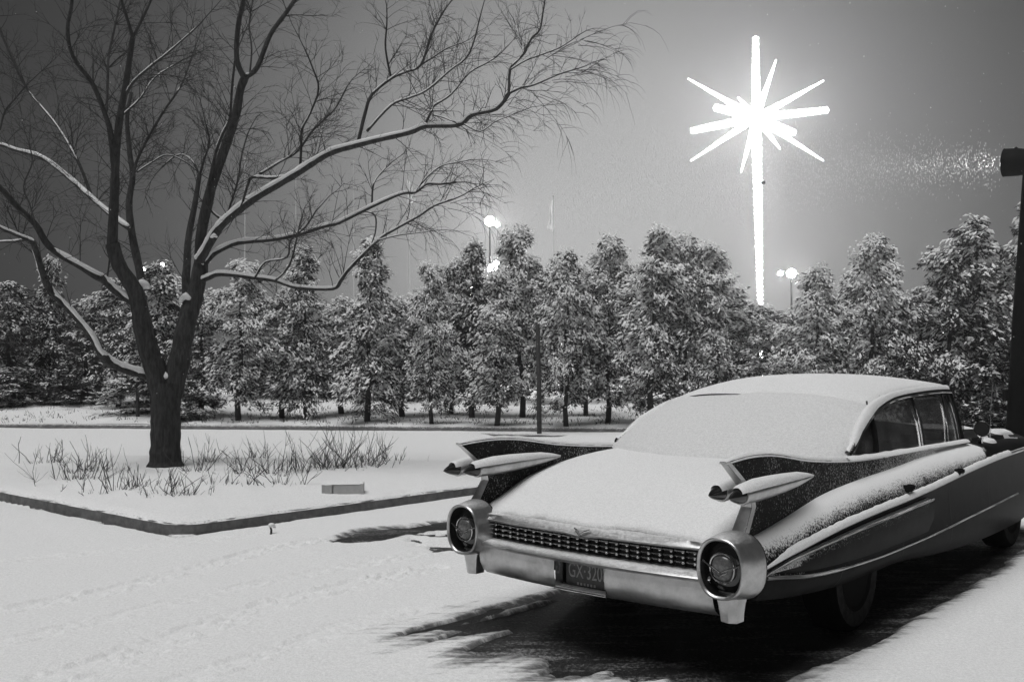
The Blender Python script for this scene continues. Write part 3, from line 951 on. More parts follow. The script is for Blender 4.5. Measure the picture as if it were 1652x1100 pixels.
# grille between bumper and deck
m = MB()
m.grid([[(x, plan(x) + .115, .632) for x in np.linspace(-.74, .74, 12)], [(x, plan(x) + .115, .52) for x in np.linspace(-.74, .74, 12)]], flip=True)
gr = m.build('rear_grille', BLACK, car)
for z in (.608, .582, .556):
    m = MB(); m.tube([(x, plan(x) + .082, z) for x in np.linspace(-.70, .70, 25)], .0045, 5); m.build('grille_bar', CHROMEC, gr, smooth=60)
fm = MB(); fm.box((0, 0, 0), (.004, .02, .092)); fmesh = fm.mesh('grille_fin', IRON)
nm_ = MB(); nm_.tube([(-.026, .004, .001), (.010, -.003, .001), (.016, -.006, 0), (.022, -.006, -.002), (.026, -.003, -.003)], [.0035, .0042, .0065, .0072, .003], 6); nmesh = nm_.mesh('grille_nub', CHROMEC, 60)
NCOL = 23
for i in range(NCOL):
    x = -.69 + 1.38 * i / (NCOL - 1)
    link('grille_fin', fmesh, gr, (x + .026, plan(x) + .088, .580))
    for z in (.608, .582, .556): link('grille_nub', nmesh, gr, (x, plan(x) + .076, z))
# valance between deck and grille with a shallow v in the middle
m = MB(); P = []
for x in np.linspace(-.745, .745, 41):
    dv = max(0, 1 - abs(x) / .12)
    P.append([(x, .17, .672), (x, .10 - .01 * dv, .668 - .003 * dv), (x, plan(x) + .055, .652 - .010 * dv), (x, plan(x) + .040, .640 - .016 * dv), (x, plan(x) + .05, .627 - .010 * dv), (x, plan(x) + .12, .622)])
m.grid(P, flip=False); m.build('deck_valance', CHROME, car, smooth=50)
m = MB(); m.tube([(-.05, .056, .662), (-.02, .044, .650), (0, .036, .636), (.02, .044, .650), (.05, .056, .662)], .006, 6); m.build('deck_emblem', CHROMEC, car, smooth=60)

# wheels
def wheel(x, y):
    s = 1 if x > 0 else -1
    def ring(r, xo, n=32): return [(x + s * xo, y + r * math.cos(2 * PI * k_ / n), .315 + r * math.sin(2 * PI * k_ / n)) for k_ in range(n)]
    m = MB(); m.loft([ring(.20, -.10), ring(.30, -.11), ring(.335, -.08), ring(.342, 0), ring(.332, .07), ring(.318, .092), ring(.298, .10)], flip=(s < 0))
    t = m.build('tyre', RUBBER, None, smooth=40)
    m = MB(); m.loft([ring(.299, .1005), ring(.26, .106), ring(.215, .098)], flip=(s < 0)); wwl = m.build('whitewall', WHITEW, None, smooth=60)
    m = MB(); m.loft([ring(.216, .0985), ring(.205, .105), ring(.19, .09), ring(.10, .10), ring(.06, .125), ring(.02, .13)], cap1=True, flip=(s < 0)); rim = m.build('rim', RIMM, None, smooth=40)
    w = link('wheel', None, car)
    for o in (t, wwl, rim): o.parent = w
for y in (1.5, 4.8):
    for s in (1, -1): wheel(s * .79, y)
# wing mirror, aerial, hood snow, front end
for s in (1,):
    m = MB(); m.tube([(.89, 3.92, .905), (.91, 3.90, .95), (.92, 3.90, 1.0)], [.018, .012, .01], 8)
    m.loft([[(.925 + r * math.cos(2 * PI * k_ / 20), y, 1.02 + r * math.sin(2 * PI * k_ / 20)) for k_ in range(20)] for y, r in ((3.845, .052), (3.84, .058), (3.87, .06), (3.92, .045), (3.95, .015))], True, True)
    mi = m.build('door_mirror', CHROMEC, car, smooth=50)
    m = MB(); m.loft([[(.925 + r * math.cos(2 * PI * k_ / 20), 3.8385, 1.02 + r * math.sin(2 * PI * k_ / 20)) for k_ in range(20)] for r in (.053, .001)]); m.build('mirror_glass', BLACK, mi)
m = MB(); m.tube([(.86, 4.30, .90), (.865, 4.31, 1.15), (.885, 4.33, 1.42)], [.005, .0035, .0022], 6); m.build('aerial', CHROMEC, car)
def hood_patch(x0, x1, y0, y1, seed):
    m = MB(); P = []
    for i in range(26):
        row = []
        for j in range(15):
            a_, b_ = -1 + 2 * i / 25, -1 + 2 * j / 14
            x = (x0 + x1) / 2 + a_ * (x1 - x0) / 2; y = (y0 + y1) / 2 + b_ * (y1 - y0) / 2
            r2 = max(0, 1 - (abs(a_) ** 3 + abs(b_) ** 3) - .25 * (float(vnoise(np.array(x * 5 + seed), np.array(y * 5))) - .2))
            hp = half_profile(y)[:14]
            xs_ = [p[0] for p in hp]; zs_ = [p[1] for p in hp]
            z = float(np.interp(abs(x), xs_, zs_))
            row.append((x, y, z - .010 + .030 * min(1, max(0, r2 * 1.8 - .15))))
        P.append(row)
    m.grid(P, flip=True); m.build('hood_snow', SNOWF, car, smooth=180)
hood_patch(-.70, .66, 4.45, 5.3, 3); hood_patch(.80, .92, 4.08, 4.38, 8); hood_patch(.72, .84, 4.62, 5.25, 5)
m = MB()
P = [[(x, 5.72 - .10 * (abs(x) / .98) ** 3 + dy, z) for dy, z in ((-.10, .56), (0, .55), (.02, .48), (.01, .40), (-.06, .36))] for x in np.linspace(-.98, .98, 21)]
m.grid(P, flip=False); m.build('front_bumper', CHROME, car, smooth=50)
m = MB(); m.grid([[(x, 5.675, .72) for x in (-.55, .55)], [(x, 5.675, .56) for x in (-.55, .55)]]); fg = m.build('front_grille', BLACK, car)
for z in (.6, .64, .68):
    m = MB(); m.tube([(-.55, 5.68, z), (.55, 5.68, z)], .006, 6); m.build('grille_bar', CHROMEC, fg)
for x in (-.83, -.65, .65, .83):
    m = MB(); m.loft([[(x + r * math.cos(2 * PI * k_ / 18), y, .665 + r * math.sin(2 * PI * k_ / 18)) for k_ in range(18)] for y, r in ((5.60, .085), (5.69, .085), (5.685, .075), (5.70, .05), (5.705, .01))], False, True, flip=True)
    m.build('headlight', CLEARL, car, smooth=40)

# ------------------------------------------------------------------ willow
WY = 13.16
base = ground(266, 772)
willow = thing('bare_willow', 'big bare willow with snow lined boughs standing on the island', 'tree', (base.x, base.y, 0))
WO = Vector((base.x, base.y, 0))
tw = MB()
def wp(pts, d0, d1):
    n = len(pts); out = []
    for i, p in enumerate(pts):
        d = d0 + (d1 - d0) * (i / max(1, n - 1)) ** 1.1
        out.append(at(p[0], p[1], d) - WO)
    return out
def smooth_path(P, k=4):
    out = []
    n = len(P)
    for i in range(n - 1):
        p0, p1, p2, p3 = P[max(0, i - 1)], P[i], P[i + 1], P[min(n - 1, i + 2)]
        for j in range(k):
            t = j / k
            out.append(.5 * ((2 * p1) + (p2 - p0) * t + (2 * p0 - 5 * p1 + 4 * p2 - p3) * t * t + (3 * p1 - p0 - 3 * p2 + p3) * t ** 3))
    out.append(P[-1]); return out
def twig(p, d, L, r, depth, wild=.35, droop=.12):
    """thin crooked growth, each with finer growth of its own"""
    n = 4 if L > .25 else 3
    pts = [p.copy()]; d = d.normalized()
    for i in range(n):
        d = (d + Vector((random.gauss(0, 1), random.gauss(0, 1), random.gauss(0, 1))) * wild * .3 + Vector((0, 0, -droop * (i / n) * (1.5 if depth == 0 else .6)))).normalized()
        pts.append(pts[-1] + d * L / n)
    tw.tube(pts, [r * (1 - .75 * i / n) for i in range(n + 1)], 3, cap=False)
    if depth <= 0: return
    nb = max(2, int(L / (.13 if depth > 1 else .085)))
    for k_ in range(nb):
        t = random.uniform(.15, 1.0) * n
        i = min(n - 1, int(t)); q = pts[i].lerp(pts[i + 1], t - i)
        dd = (pts[i + 1] - pts[i]).normalized()
        o = Vector((random.gauss(0, 1), random.gauss(0, 1), random.gauss(0, 1)))
        o = (o - dd * o.dot(dd)).normalized()
        twig(q, dd * .8 + o * random.uniform(.4, .9) + Vector((0, 0, .05)), L * random.uniform(.32, .65), max(.0019, r * .58), depth - 1, wild, droop)
SN_MAT = SNOWF
def bough(pts, w, d0, d1, name='bough', twigs=1.0, tl=.75, depth=2, sides=8, snow=True, mat=BARK, tw_from=.2):
    P = smooth_path(wp(pts, d0, d1), 4)
    n = len(P); dist = (d0 + d1) / 2
    R0 = [w[0] + (w[1] - w[0]) * (i / (n - 1)) for i in range(n)]
    slim = .92 if name in ('trunk', 'root_flare') else (.84 if name == 'stem' else .76)
    R = [r * slim * .5 / FPX * (d0 + (d1 - d0) * i / (n - 1)) * (1 + .12 * (random.random() - .5)) for i, r in enumerate(R0)]
    m = MB()
    if sides >= 12:
        P2 = smooth_path(P, 5); R2 = [float(np.interp(i / (len(P2) - 1), np.linspace(0, 1, n), R)) for i in range(len(P2))]
        ns_ = 40; m.tube(P2, R2, ns_)
        for i, c in enumerate(P2):
            for k_ in range(ns_):
                q = Vector(m.v[i * ns_ + k_]) - c
                a_ = k_ / ns_
                f_ = float(vnoise(np.array(a_ * 34 + 90 * (a_ > .5)), np.array(c.z * 3.2))) - .5 + .6 * float(vnoise(np.array(abs(a_ - .5) * 14), np.array(c.z * 1.3 + 40))) - .3
                f_ += .3 * (float(vnoise(np.array(k_ * 7.3), np.array(c.z * 16))) - .5)
                m.v[i * ns_ + k_] = tuple(c + q * (1 + .15 * f_))
    else: m.tube(P, R, sides)
    o = m.build(name, mat, willow, smooth=50 if sides >= 12 else 80)
    # snow lying along the top of the gentler stretches
    if snow:
        m = MB(); run = []
        def flush():
            if len(run) > 2 and not m.v:
                rr = [r for _, r in run]
                m.tube([p for p, _ in run], [rr[i] * (.35 if i in (0, len(rr) - 1) else random.uniform(.80, .98)) for i in range(len(rr))], 7)
            run.clear()
        for i in range(n - 1):
            t = (P[i + 1] - P[i]).normalized()
            if abs(t.z) < (.90 if pts[0] == (240, 605) else .80) and name == 'bough':
                wind = Vector((-.1, -.62, .80)); side = wind - t * t.dot(wind); side.normalize()          # plastered on the windward upper side
                run.append((P[i] + side * (R[i] * .58), R[i] * (.90 if abs(t.z) < .6 else .72)))
            else: flush()
        flush()
        if m.v: m.build('bough_snow', SN_MAT, o, smooth=80)
    if twigs:
        L = sum((P[i + 1] - P[i]).length for i in range(n - 1))
        for k_ in range(int(L * 11.5 * twigs)):
            i = int(random.uniform(tw_from, .99) * (n - 1))
            dd = (P[min(n - 1, i + 1)] - P[i]).normalized()
            oo = Vector((random.gauss(0, 1), random.gauss(0, .8), random.gauss(0, 1) + .25))
            oo = (oo - dd * oo.dot(dd)).normalized()
            tt = i / (n - 1)
            twig(P[i], dd * random.uniform(.3, .9) + oo * .8 + Vector((0, 0, .2)), tl * random.uniform(.45, 1.15) * (1.1 - .35 * tt), min(.0068, R[i] * .42), depth)
        if R[-1] < .022: twig(P[-1], P[-1] - P[-2], tl, min(.012, R[-1] * .9), depth, droop=.2)
    return o
D = WY
bough([(266, 775), (267, 730), (268, 690), (268, 650), (269, 618)], (54, 48), D, D, 'trunk', 0, sides=18, snow=False)
bough([(266, 779), (266, 766), (267, 750), (267, 724)], (88, 47), D, D, 'root_flare', 0, sides=18, snow=False)
bough([(262, 640), (250, 595), (238, 560), (230, 525), (224, 490), (216, 465), (192, 428), (181, 393)], (44, 24), D, D - .3, 'stem', 0, sides=12)
bough([(276, 640), (288, 585), (296, 545), (304, 510), (314, 478), (322, 440), (325, 412)], (42, 27), D, D + .3, 'stem', 0, sides=12)
bough([(181, 395), (183, 349), (185, 305), (186, 262), (189, 227), (193, 192), (201, 148), (209, 96), (214, 61)], (24, 11), D - .3, D - .9, twigs=.5, depth=2)
bough([(214, 61), (205, 30), (196, 0), (192, -40)], (8, 5), D - .9, D - 1.1, twigs=1)
bough([(214, 61), (230, 30), (246, -5), (262, -40)], (7, 4), D - .9, D - .5, twigs=1)
bough([(183, 262), (178, 215), (170, 186), (150, 137), (118, 92), (109, 48), (116, 3), (108, -40)], (13, 6), D - .5, D - 1.8, twigs=.9)
bough([(172, 180), (174, 120), (176, 87), (186, 40), (194, 0)], (6, 4), D - .8, D + .2, twigs=1)
bough([(205, 150), (216, 132), (240, 110), (270, 86), (300, 60), (322, 40)], (7, 3), D - .8, D - 1.8, twigs=1.1)
bough([(193, 190), (225, 160), (250, 125), (290, 100)], (5, 3), D - .7, D + .6, twigs=1.1)
bough([(230, 465), (226, 440), (214, 384), (208, 330), (214, 285), (209, 245), (205, 190), (212, 150)], (20, 7), D + .1, D + 1.0, twigs=.7)
bough([(214, 288), (220, 262), (234, 232), (262, 183), (285, 150), (297, 128), (310, 90)], (7, 3), D + .5, D + 1.6, twigs=1.2)
bough([(221, 278), (245, 262), (270, 250), (300, 262), (322, 280)], (4, 2.5), D + .5, D + 1.2, twigs=1.2)
# left boughs
bough([(240, 605), (203, 595), (176, 583), (163, 569), (146, 539), (115, 502), (81, 468), (71, 447), (63, 420), (54, 392)], (22, 12), D, D - 1.3, twigs=.35, tl=.7)
bough([(54, 391), (42, 385), (20, 376), (0, 367), (-30, 350), (-80, 330)], (10, 7), D - 1.3, D - 1.8, twigs=.9)
bough([(46, 386), (25, 389), (0, 390), (-40, 396)], (7, 4), D - 1.3, D - 1.0, twigs=.9)
bough([(222, 492), (190, 471), (166, 451), (156, 446), (129, 429), (81, 399), (57, 362), (30, 336), (0, 303), (-40, 270), (-90, 240)], (19, 10), D - .1, D - 1.7, twigs=.5, tl=.8)
bough([(210, 369), (183, 349), (148, 319), (118, 292), (70, 255), (26, 242), (0, 233), (-60, 222)], (13, 8), D + .2, D + 1.4, twigs=.7)
bough([(146, 312), (130, 270), (113, 236), (87, 196), (44, 144), (22, 100), (4, 60), (-12, 20)], (7, 4), D + .6, D + 1.8, twigs=.9)
bough([(57, 362), (48, 330), (38, 300), (52, 262), (46, 230)], (4, 2.5), D - 1.2, D - .8, twigs=1.3)
bough([(0, 210), (8, 180), (24, 160), (45, 135)], (4, 3), D + .8, D + 1.0, twigs=1.4)
bough([(172, 455), (176, 425), (178, 400)], (4, 3), D - .2, D - .3, twigs=1, tl=.5)
# right stems and boughs
bough([(323, 428), (325, 375), (340, 306), (349, 279), (367, 227), (380, 188), (388, 144), (397, 122)], (25, 17), D + .3, D - .1, twigs=.35)
bough([(394, 126), (382, 96), (384, 44), (393, 0), (398, -40)], (12, 9), D - .1, D - .6, twigs=.6)
bough([(397, 124), (415, 109), (436, 57), (458, 26), (476, 0), (498, -36)], (11, 8), D - .1, D + .5, twigs=.6)
bough([(403, 118), (406, 80), (402, 40), (408, 0)], (4, 3), D, D + .5, twigs=1)
bough([(304, 505), (300, 455), (302, 423), (304, 384), (314, 332), (322, 282)], (22, 10), D + .3, D + 1.0, twigs=.4)
bough([(322, 284), (312, 262), (296, 250), (280, 254), (262, 270)], (5, 3), D + 1, D + 1.4, twigs=1.2)
bough([(322, 284), (330, 255), (338, 230), (332, 200)], (6, 3), D + 1, D + .6, twigs=1.3)
bough([(336, 300), (349, 244), (360, 215), (371, 190), (374, 144), (379, 98)], (7, 5), D + .1, D - .8, twigs=.9)
bough([(322, 420), (328, 410), (345, 380), (362, 358), (393, 332), (419, 314), (471, 284), (502, 264), (535, 245), (570, 235), (605, 226), (661, 213), (688, 203), (740, 201), (762, 185), (801, 175), (821, 151)], (22, 9), D + .2, D - 1.6, twigs=.55, tl=.7)
bough([(821, 151), (823, 113), (835, 98), (845, 87), (858, 62), (871, 48), (876, 20), (880, -5)], (6, 3), D - 1.6, D - 1.4, twigs=1.1, tl=.45)
bough([(823, 150), (840, 142), (862, 137), (902, 120), (932, 111)], (6, 3), D - 1.6, D - 1.9, twigs=1.0, tl=.40)
bough([(823, 113), (848, 98), (875, 88), (905, 76), (935, 56)], (4, 2.5), D - 1.6, D - 2.0, twigs=1.0, tl=.40)
bough([(845, 87), (838, 60), (828, 30)], (3.5, 2), D - 1.5, D - 1.0, twigs=1.4, tl=.6)
bough([(578, 229), (589, 183), (600, 153), (631, 127), (655, 116), (679, 105), (696, 57), (706, 36), (718, 15)], (8, 3.5), D - .7, D - .2, twigs=1.1, tl=.65)
bough([(679, 105), (700, 92), (722, 78), (745, 70)], (4, 2), D - .3, D - .8, twigs=1.3, tl=.6)
bough([(592, 212), (631, 170), (660, 158), (688, 146), (727, 113), (757, 87), (775, 26)], (6, 3), D - .8, D - 1.8, twigs=1.1, tl=.65)
bough([(688, 197), (695, 182), (701, 170), (727, 153), (757, 118), (785, 102), (801, 92)], (6, 3), D - 1.2, D - .6, twigs=1.2, tl=.65)
bough([(631, 127), (622, 79), (624, 40), (624, 10)], (5, 2.5), D - .5, D - .9, twigs=1.2, tl=.6)
bough([(700, 186), (716, 190), (735, 198)], (4, 2.5), D - 1.2, D - 1.4, twigs=.6, tl=.4)
bough([(748, 200), (775, 212), (800, 196), (840, 180)], (3.5, 2), D - 1.4, D - 1.7, twigs=1.1, tl=.6)
bough([(419, 281), (450, 262), (480, 244), (502, 214), (522, 194), (541, 175), (560, 140)], (6, 3), D + .1, D + 1.1, twigs=1.2, tl=.7)
bough([(476, 283), (440, 287), (408, 286), (400, 298), (392, 325)], (8, 5), D - .3, D - .5, twigs=.6, tl=.5)
bough([(484, 272), (486, 240), (487, 210), (500, 184), (514, 144), (504, 109), (492, 80)], (6, 3), D - .4, D - 1.2, twigs=1.3, tl=.7)
bough([(365, 356), (352, 350), (338, 338)], (7, 5), D + .1, D - .1, twigs=.6, tl=.4)
bough([(363, 358), (372, 330), (384, 290), (390, 250), (400, 215)], (5, 3), D + .1, D + .9, twigs=1.3, tl=.7)
bough([(326, 432), (332, 423), (349, 406), (384, 391), (437, 386), (480, 378), (524, 364), (548, 358), (605, 330), (648, 312), (670, 310), (688, 297), (710, 297), (736, 294)], (15, 5), D + .2, D + 1.4, twigs=.7, tl=.7)
bough([(670, 309), (690, 285), (712, 268), (738, 262), (760, 258)], (4, 2), D + 1.2, D + 1.0, twigs=1.3, tl=.6)
bough([(600, 332), (602, 300), (612, 282), (632, 262)], (4.5, 2.5), D + .9, D + 1.5, twigs=1.3, tl=.6)
bough([(588, 340), (605, 348), (606, 372), (600, 392)], (4, 2.5), D + .9, D + .6, twigs=1, tl=.5)
bough([(326, 452), (340, 446), (358, 441), (410, 447), (445, 452), (480, 463), (537, 465), (550, 452), (565, 432), (609, 388), (635, 371), (675, 349), (701, 332), (730, 322)], (14, 4), D + .2, D - 1.2, twigs=.7, tl=.65)
bough([(412, 447), (428, 423), (463, 415), (469, 388), (493, 366), (510, 340)], (5, 3), D - .2, D - .9, twigs=1.1, tl=.6)
bough([(445, 452), (467, 428), (478, 388), (484, 360)], (5, 3), D - .4, D + .2, twigs=1.1, tl=.6)
bough([(609, 388), (640, 380), (670, 376), (700, 372)], (4, 2), D - .9, D - 1.3, twigs=1.3, tl=.6)
# hanging tips at the far end of the long boughs
for px, py, dd in [(830, 168, -1.6), (860, 150, -1.7), (900, 128, -1.9), (925, 115, -1.9), (780, 190, -1.4), (935, 70, -2.0), (742, 203, -1.3), (720, 300, 1.3), (735, 330, -1.1), (745, 262, 1.0), (660, 352, -.9), (880, 92, -1.9)]:
    for k_ in range(4):
        p = at(px + random.uniform(-14, 14), py + random.uniform(-6, 6), D + dd) - WO
        twig(p, Vector((random.uniform(.3, 1), random.uniform(-.5, .5), random.uniform(-.35, .3))), random.uniform(.4, .85), .0045, 1, .3, .6)
tcrown = tw.build('twigs', TWIG, willow); tag(tcrown, kind='stuff')
# snow caught in the forks
for px, py, r, dd in ((272, 606, .13, .02), (283, 600, .10, .05), (229, 458, .11, -.10), (300, 478, .09, .1), (345, 380, .05, -.1)):
    p = at(px, py, D + dd) - WO
    m = MB(); m.ball((0, 0, 0), r, 14, 9, (1.0, 1, .55))
    m.v = [(p.x + x + .25 * r * float(fbm(np.array(x * 14 + px), np.array(z * 14 + y * 9), 3)), p.y + y, p.z + z + .9 * r * float(fbm(np.array(x * 11 + px), np.array(y * 11.), 3)) - .5 * abs(x)) for x, y, z in m.v]
    m.build('fork_snow', SNOWF, willow, smooth=180)

# ------------------------------------------------------------------ evergreens
def crown_arrays(H_, Rm, seed, dens=1.0, snow=.55, top='round', skirt=.16):
    r = np.random.default_rng(seed)
    nb = int(95 * dens)
    pts = []
    for b in range(nb):
        t = (b + r.random()) / nb                # height fraction
        az0 = az = r.random() * 2 * PI
        z0 = H_ * (skirt + (1.0 - skirt) * t)
        if top == 'round': prof = (1 - t ** 2.4) ** .8 * (.66 + .34 * math.sin(min(1, t * 3.0) * PI / 2)) + .06
        else: prof = (1 - t) ** .75 * .95 + .05
        lob = .80 + .34 * math.sin(az0 * 2 + t * 9 + seed) + .30 * math.sin(az0 * 3 - t * 19 + seed * 2)
        L = Rm * prof * r.uniform(.6, 1.15) * lob + .10
        up = r.uniform(.25, .75) if top != 'cone' else r.uniform(-.05, .4)
        ns = int(9 + 12 * L / Rm)
        for k_ in range(ns):
            q = r.uniform(.18, 1.0) ** .75
            hx = L * q
            zz = z0 + up * hx - .42 * hx * q * q
            sc = .05 + .20 * (L) * (1 - .4 * q)
            pts.append((hx * math.cos(az) + r.normal(0, sc * .55), hx * math.sin(az) + r.normal(0, sc * .55), zz + r.normal(0, sc * .38), az, q))
    pts = np.array(pts)
    n = len(pts)
    # foliage: each spray = 4 narrow drooping leaf-sheets
    K = 6
    C = np.repeat(pts[:, :3], K, 0)
    az = np.repeat(pts[:, 3], K) + r.normal(0, .75, n * K)
    dz = r.uniform(-1.5, .25, n * K)
    dirv = np.stack([np.cos(az), np.sin(az), dz], 1); dirv /= np.linalg.norm(dirv, axis=1)[:, None]
    side = np.cross(dirv, r.normal(0, 1, (n * K, 3))); side /= np.linalg.norm(side, axis=1)[:, None]
    ln = r.uniform(.06, .17, n * K)[:, None]; wd = r.uniform(.008, .022, n * K)[:, None]
    C = C + r.normal(0, .04, (n * K, 3))
    v0 = C; v1 = C + dirv * ln * .55 + side * wd; v2 = C + dirv * ln; v3 = C + dirv * ln * .5 - side * wd
    FV = np.stack([v0, v1, v2, v3], 1).reshape(-1, 3)
    FF = np.arange(len(FV)).reshape(-1, 4)
    # snow: little flattened lumps riding on the sprays, more on the outside
    keep = r.random(n) < snow * (.30 + .70 * pts[:, 4]) * np.clip(.45 + .9 * pts[:, 2] / H_, 0, 1.25)
    S = pts[keep]; S = np.repeat(S, 5, 0); ns = len(S)
    ctr = S[:, :3] + r.normal(0, .075, (ns, 3)) + np.array([0, 0, .04])
    a0 = r.random(ns) * 2 * PI
    rx = r.uniform(.022, .095, ns); ry = r.uniform(.012, .038, ns); rz = r.uniform(.012, .042, ns)
    tilt = -r.uniform(.1, 1.3, ns)
    aa = S[:, 3] + r.normal(0, .6, ns)
    dx = np.stack([np.cos(aa), np.sin(aa), tilt], 1); dx /= np.linalg.norm(dx, axis=1)[:, None]
    dy = np.stack([-np.sin(aa), np.cos(aa), 0 * a0], 1)
    dn = np.cross(dx, dy)
    jit = lambda: r.uniform(.7, 1.3, (ns, 1))
    P = [ctr + dx * rx[:, None] * jit(), ctr + dy * ry[:, None] * jit(), ctr - dx * rx[:, None] * jit(), ctr - dy * ry[:, None] * jit(), ctr + dn * rz[:, None] * jit(), ctr - dn * rz[:, None] * .5]
    SV = np.stack(P, 1).reshape(-1, 3)
    b = (np.arange(ns) * 6)[:, None, None]
    T = np.array([[0, 1, 4], [1, 2, 4], [2, 3, 4], [3, 0, 4], [1, 0, 5], [2, 1, 5], [3, 2, 5], [0, 3, 5]])[None]
    SF = (b + T).reshape(-1, 3)
    return FV, FF, SV, SF
PROT = []
specs = [('round', 1.05, 1.0, .80, .10), ('round', .85, .95, .75, .13), ('round', 1.2, 1.1, .72, .09), ('cone', .8, 1.0, .45, .08), ('round', .95, .9, .40, .06), ('cone', .95, 1.05, .62, .08), ('round', 1.0, 1.0, .18, .04)]  # low-snow, darker crowns stand in for weaker light towards the row ends
for i, (top, Rm, dens, sn, sk) in enumerate(specs):
    FV, FF, SV, SF = crown_arrays(4.5, Rm, 100 + i, dens, sn, top, sk)
    fm_ = np_mesh('crown', FV, FF, FOLF if sn > .5 else FOL); sm_ = np_mesh('crown_snow', SV, SF, SNOWT)
    mb = MB(); pts = [(0, 0, -.15)]
    for k_ in range(1, 9): pts.append((.05 * math.sin(k_ * 1.3 + i), .05 * math.cos(k_ * 1.7 + i), k_ * .5))
    mb.tube(pts, [.085, .075, .066, .058, .05, .042, .033, .024, .012], 7)
    for k_ in range(10):
        z = random.uniform(.35, 2.6); az = random.random() * 2 * PI; L = random.uniform(.3, .8)
        mb.tube([(0, 0, z), (L * .5 * math.cos(az), L * .5 * math.sin(az), z + .10), (L * math.cos(az), L * math.sin(az), z + .14)], [.018, .012, .005], 4)
    tm_ = mb.mesh('trunk', TRUNKM, 60)
    PROT.append((fm_, sm_, tm_, Rm))

def ray_terrain(px, py):
    d = px_dir(px, py)
    Y = 18.0
    while Y < 40:
        p = CAM + d * (Y / d.y)
        if p.y > far_kerb(p.x) + .2 and p.z < terrain1(p.x, p.y): return p
        Y += .05
    return CAM + d * (30 / d.y)
ROW = [  # base px x, base py, crown top py, crown width px, prototype, label
    (20, 652, 455, 100, 6, 'dark broad evergreen at the left end of the tree line'),
    (78, 645, 412, 62, 3, 'dark narrow conifer left of the willow, rising above its neighbours'),
    (135, 652, 478, 96, 6, 'dark low evergreen just right of the dark narrow conifer'),
    (190, 657, 452, 90, 4, 'dim evergreen directly left of the willow trunk'),
    (250, 671, 424, 110, 4, 'dim evergreen whose crown fills the fork of the willow'),
    (326, 672, 472, 90, 4, 'low snow flecked evergreen right beside the willow trunk'),
    (385, 678, 424, 112, 0, 'snowy evergreen under the low right hand willow bough, broad at its foot'),
    (456, 674, 468, 84, 1, 'low snowy evergreen left of the pointed tree under the willow'),
    (494, 676, 398, 92, 5, 'pointed snowy evergreen whose tip stands between the willow boughs'),
    (552, 668, 482, 90, 1, 'low snowy evergreen between the two pointed trees under the willow'),
    (592, 680, 388, 104, 5, 'tall pointed evergreen behind the drooping tip of the willow bough'),
    (650, 672, 482, 90, 1, 'low snowy evergreen in the dip right of the tall pointed tree'),
    (697, 684, 430, 84, 0, 'slim snowy evergreen left of the bright lamps in the tree line'),
    (727, 668, 424, 74, 1, 'slim evergreen just left of the lower bright lamp'),
    (762, 674, 392, 84, 3, 'wispy topped evergreen directly under the twin parking lamp'),
    (801, 689, 440, 84, 1, 'snowy evergreen with bare lower trunk right below the lamp cluster'),
    (842, 673, 376, 112, 0, 'tall evergreen left of the thin post, topped with loose twigs'),
    (914, 690, 408, 112, 2, 'flat topped snowy evergreen directly behind the thin dark post'),
    (945, 671, 436, 74, 1, 'slim evergreen two trunks right of the thin dark post'),
    (980, 682, 384, 122, 2, 'tall snow thick evergreen left of the car roof'),
    (1048, 690, 378, 128, 0, 'tall bright evergreen right behind the slope of the car rear window'),
    (1106, 685, 386, 112, 2, 'bright snow thick evergreen behind the left part of the car roof'),
    (1160, 685, 402, 124, 0, 'wide snowy evergreen just left of the star mast'),
    (1228, 685, 492, 104, 1, 'low evergreen at the foot of the star mast'),
    (1312, 690, 438, 112, 0, 'evergreen right of the star mast, below the small pair of lamps'),
    (1402, 690, 388, 132, 2, 'tall round headed evergreen standing clear behind the car roof'),
    (1468, 695, 478, 92, 4, 'low dim evergreen in the gap right of the round headed tree'),
    (1532, 690, 416, 112, 4, 'dim evergreen behind the front windows of the car'),
    (1600, 700, 360, 142, 4, 'tallest dark evergreen at the right, left of the leaning pole'),
    (1668, 700, 338, 132, 4, 'tall dark evergreen behind the leaning floodlight pole')]
BACK = [(-60, 500, 6, 'dark evergreen of the second row beyond the left edge trees'), (45, 480, 6, 'dark evergreen of the second row between the first two left trees'), (160, 500, 6, 'dark evergreen of the second row left of the willow'),
        (290, 486, 4, 'evergreen of the second row seen through the willow fork'), (425, 492, 4, 'evergreen of the second row left of the pointed tree'), (525, 490, 0, 'evergreen of the second row between the pointed trees'),
        (622, 492, 1, 'evergreen of the second row right of the tall pointed tree'), (672, 500, 0, 'evergreen of the second row in the dip of the tree line'), (780, 470, 1, 'evergreen of the second row behind the lamp cluster'),
        (872, 440, 0, 'evergreen of the second row left of the thin post'), (1015, 450, 2, 'evergreen of the second row between the two tall bright trees'), (1080, 440, 1, 'evergreen of the second row behind the bright trees left of the star'),
        (1196, 490, 4, 'evergreen of the second row left of the mast foot'), (1268, 510, 4, 'evergreen of the second row right of the mast foot'), (1352, 500, 4, 'evergreen of the second row left of the round headed tree'),
        (1440, 490, 6, 'evergreen of the second row right of the round headed tree'), (1500, 470, 6, 'dark evergreen of the second row behind the car windows'), (1566, 450, 6, 'dark evergreen of the second row left of the tallest right tree'), (1760, 420, 6, 'dark evergreen beyond the right edge of the lot')]
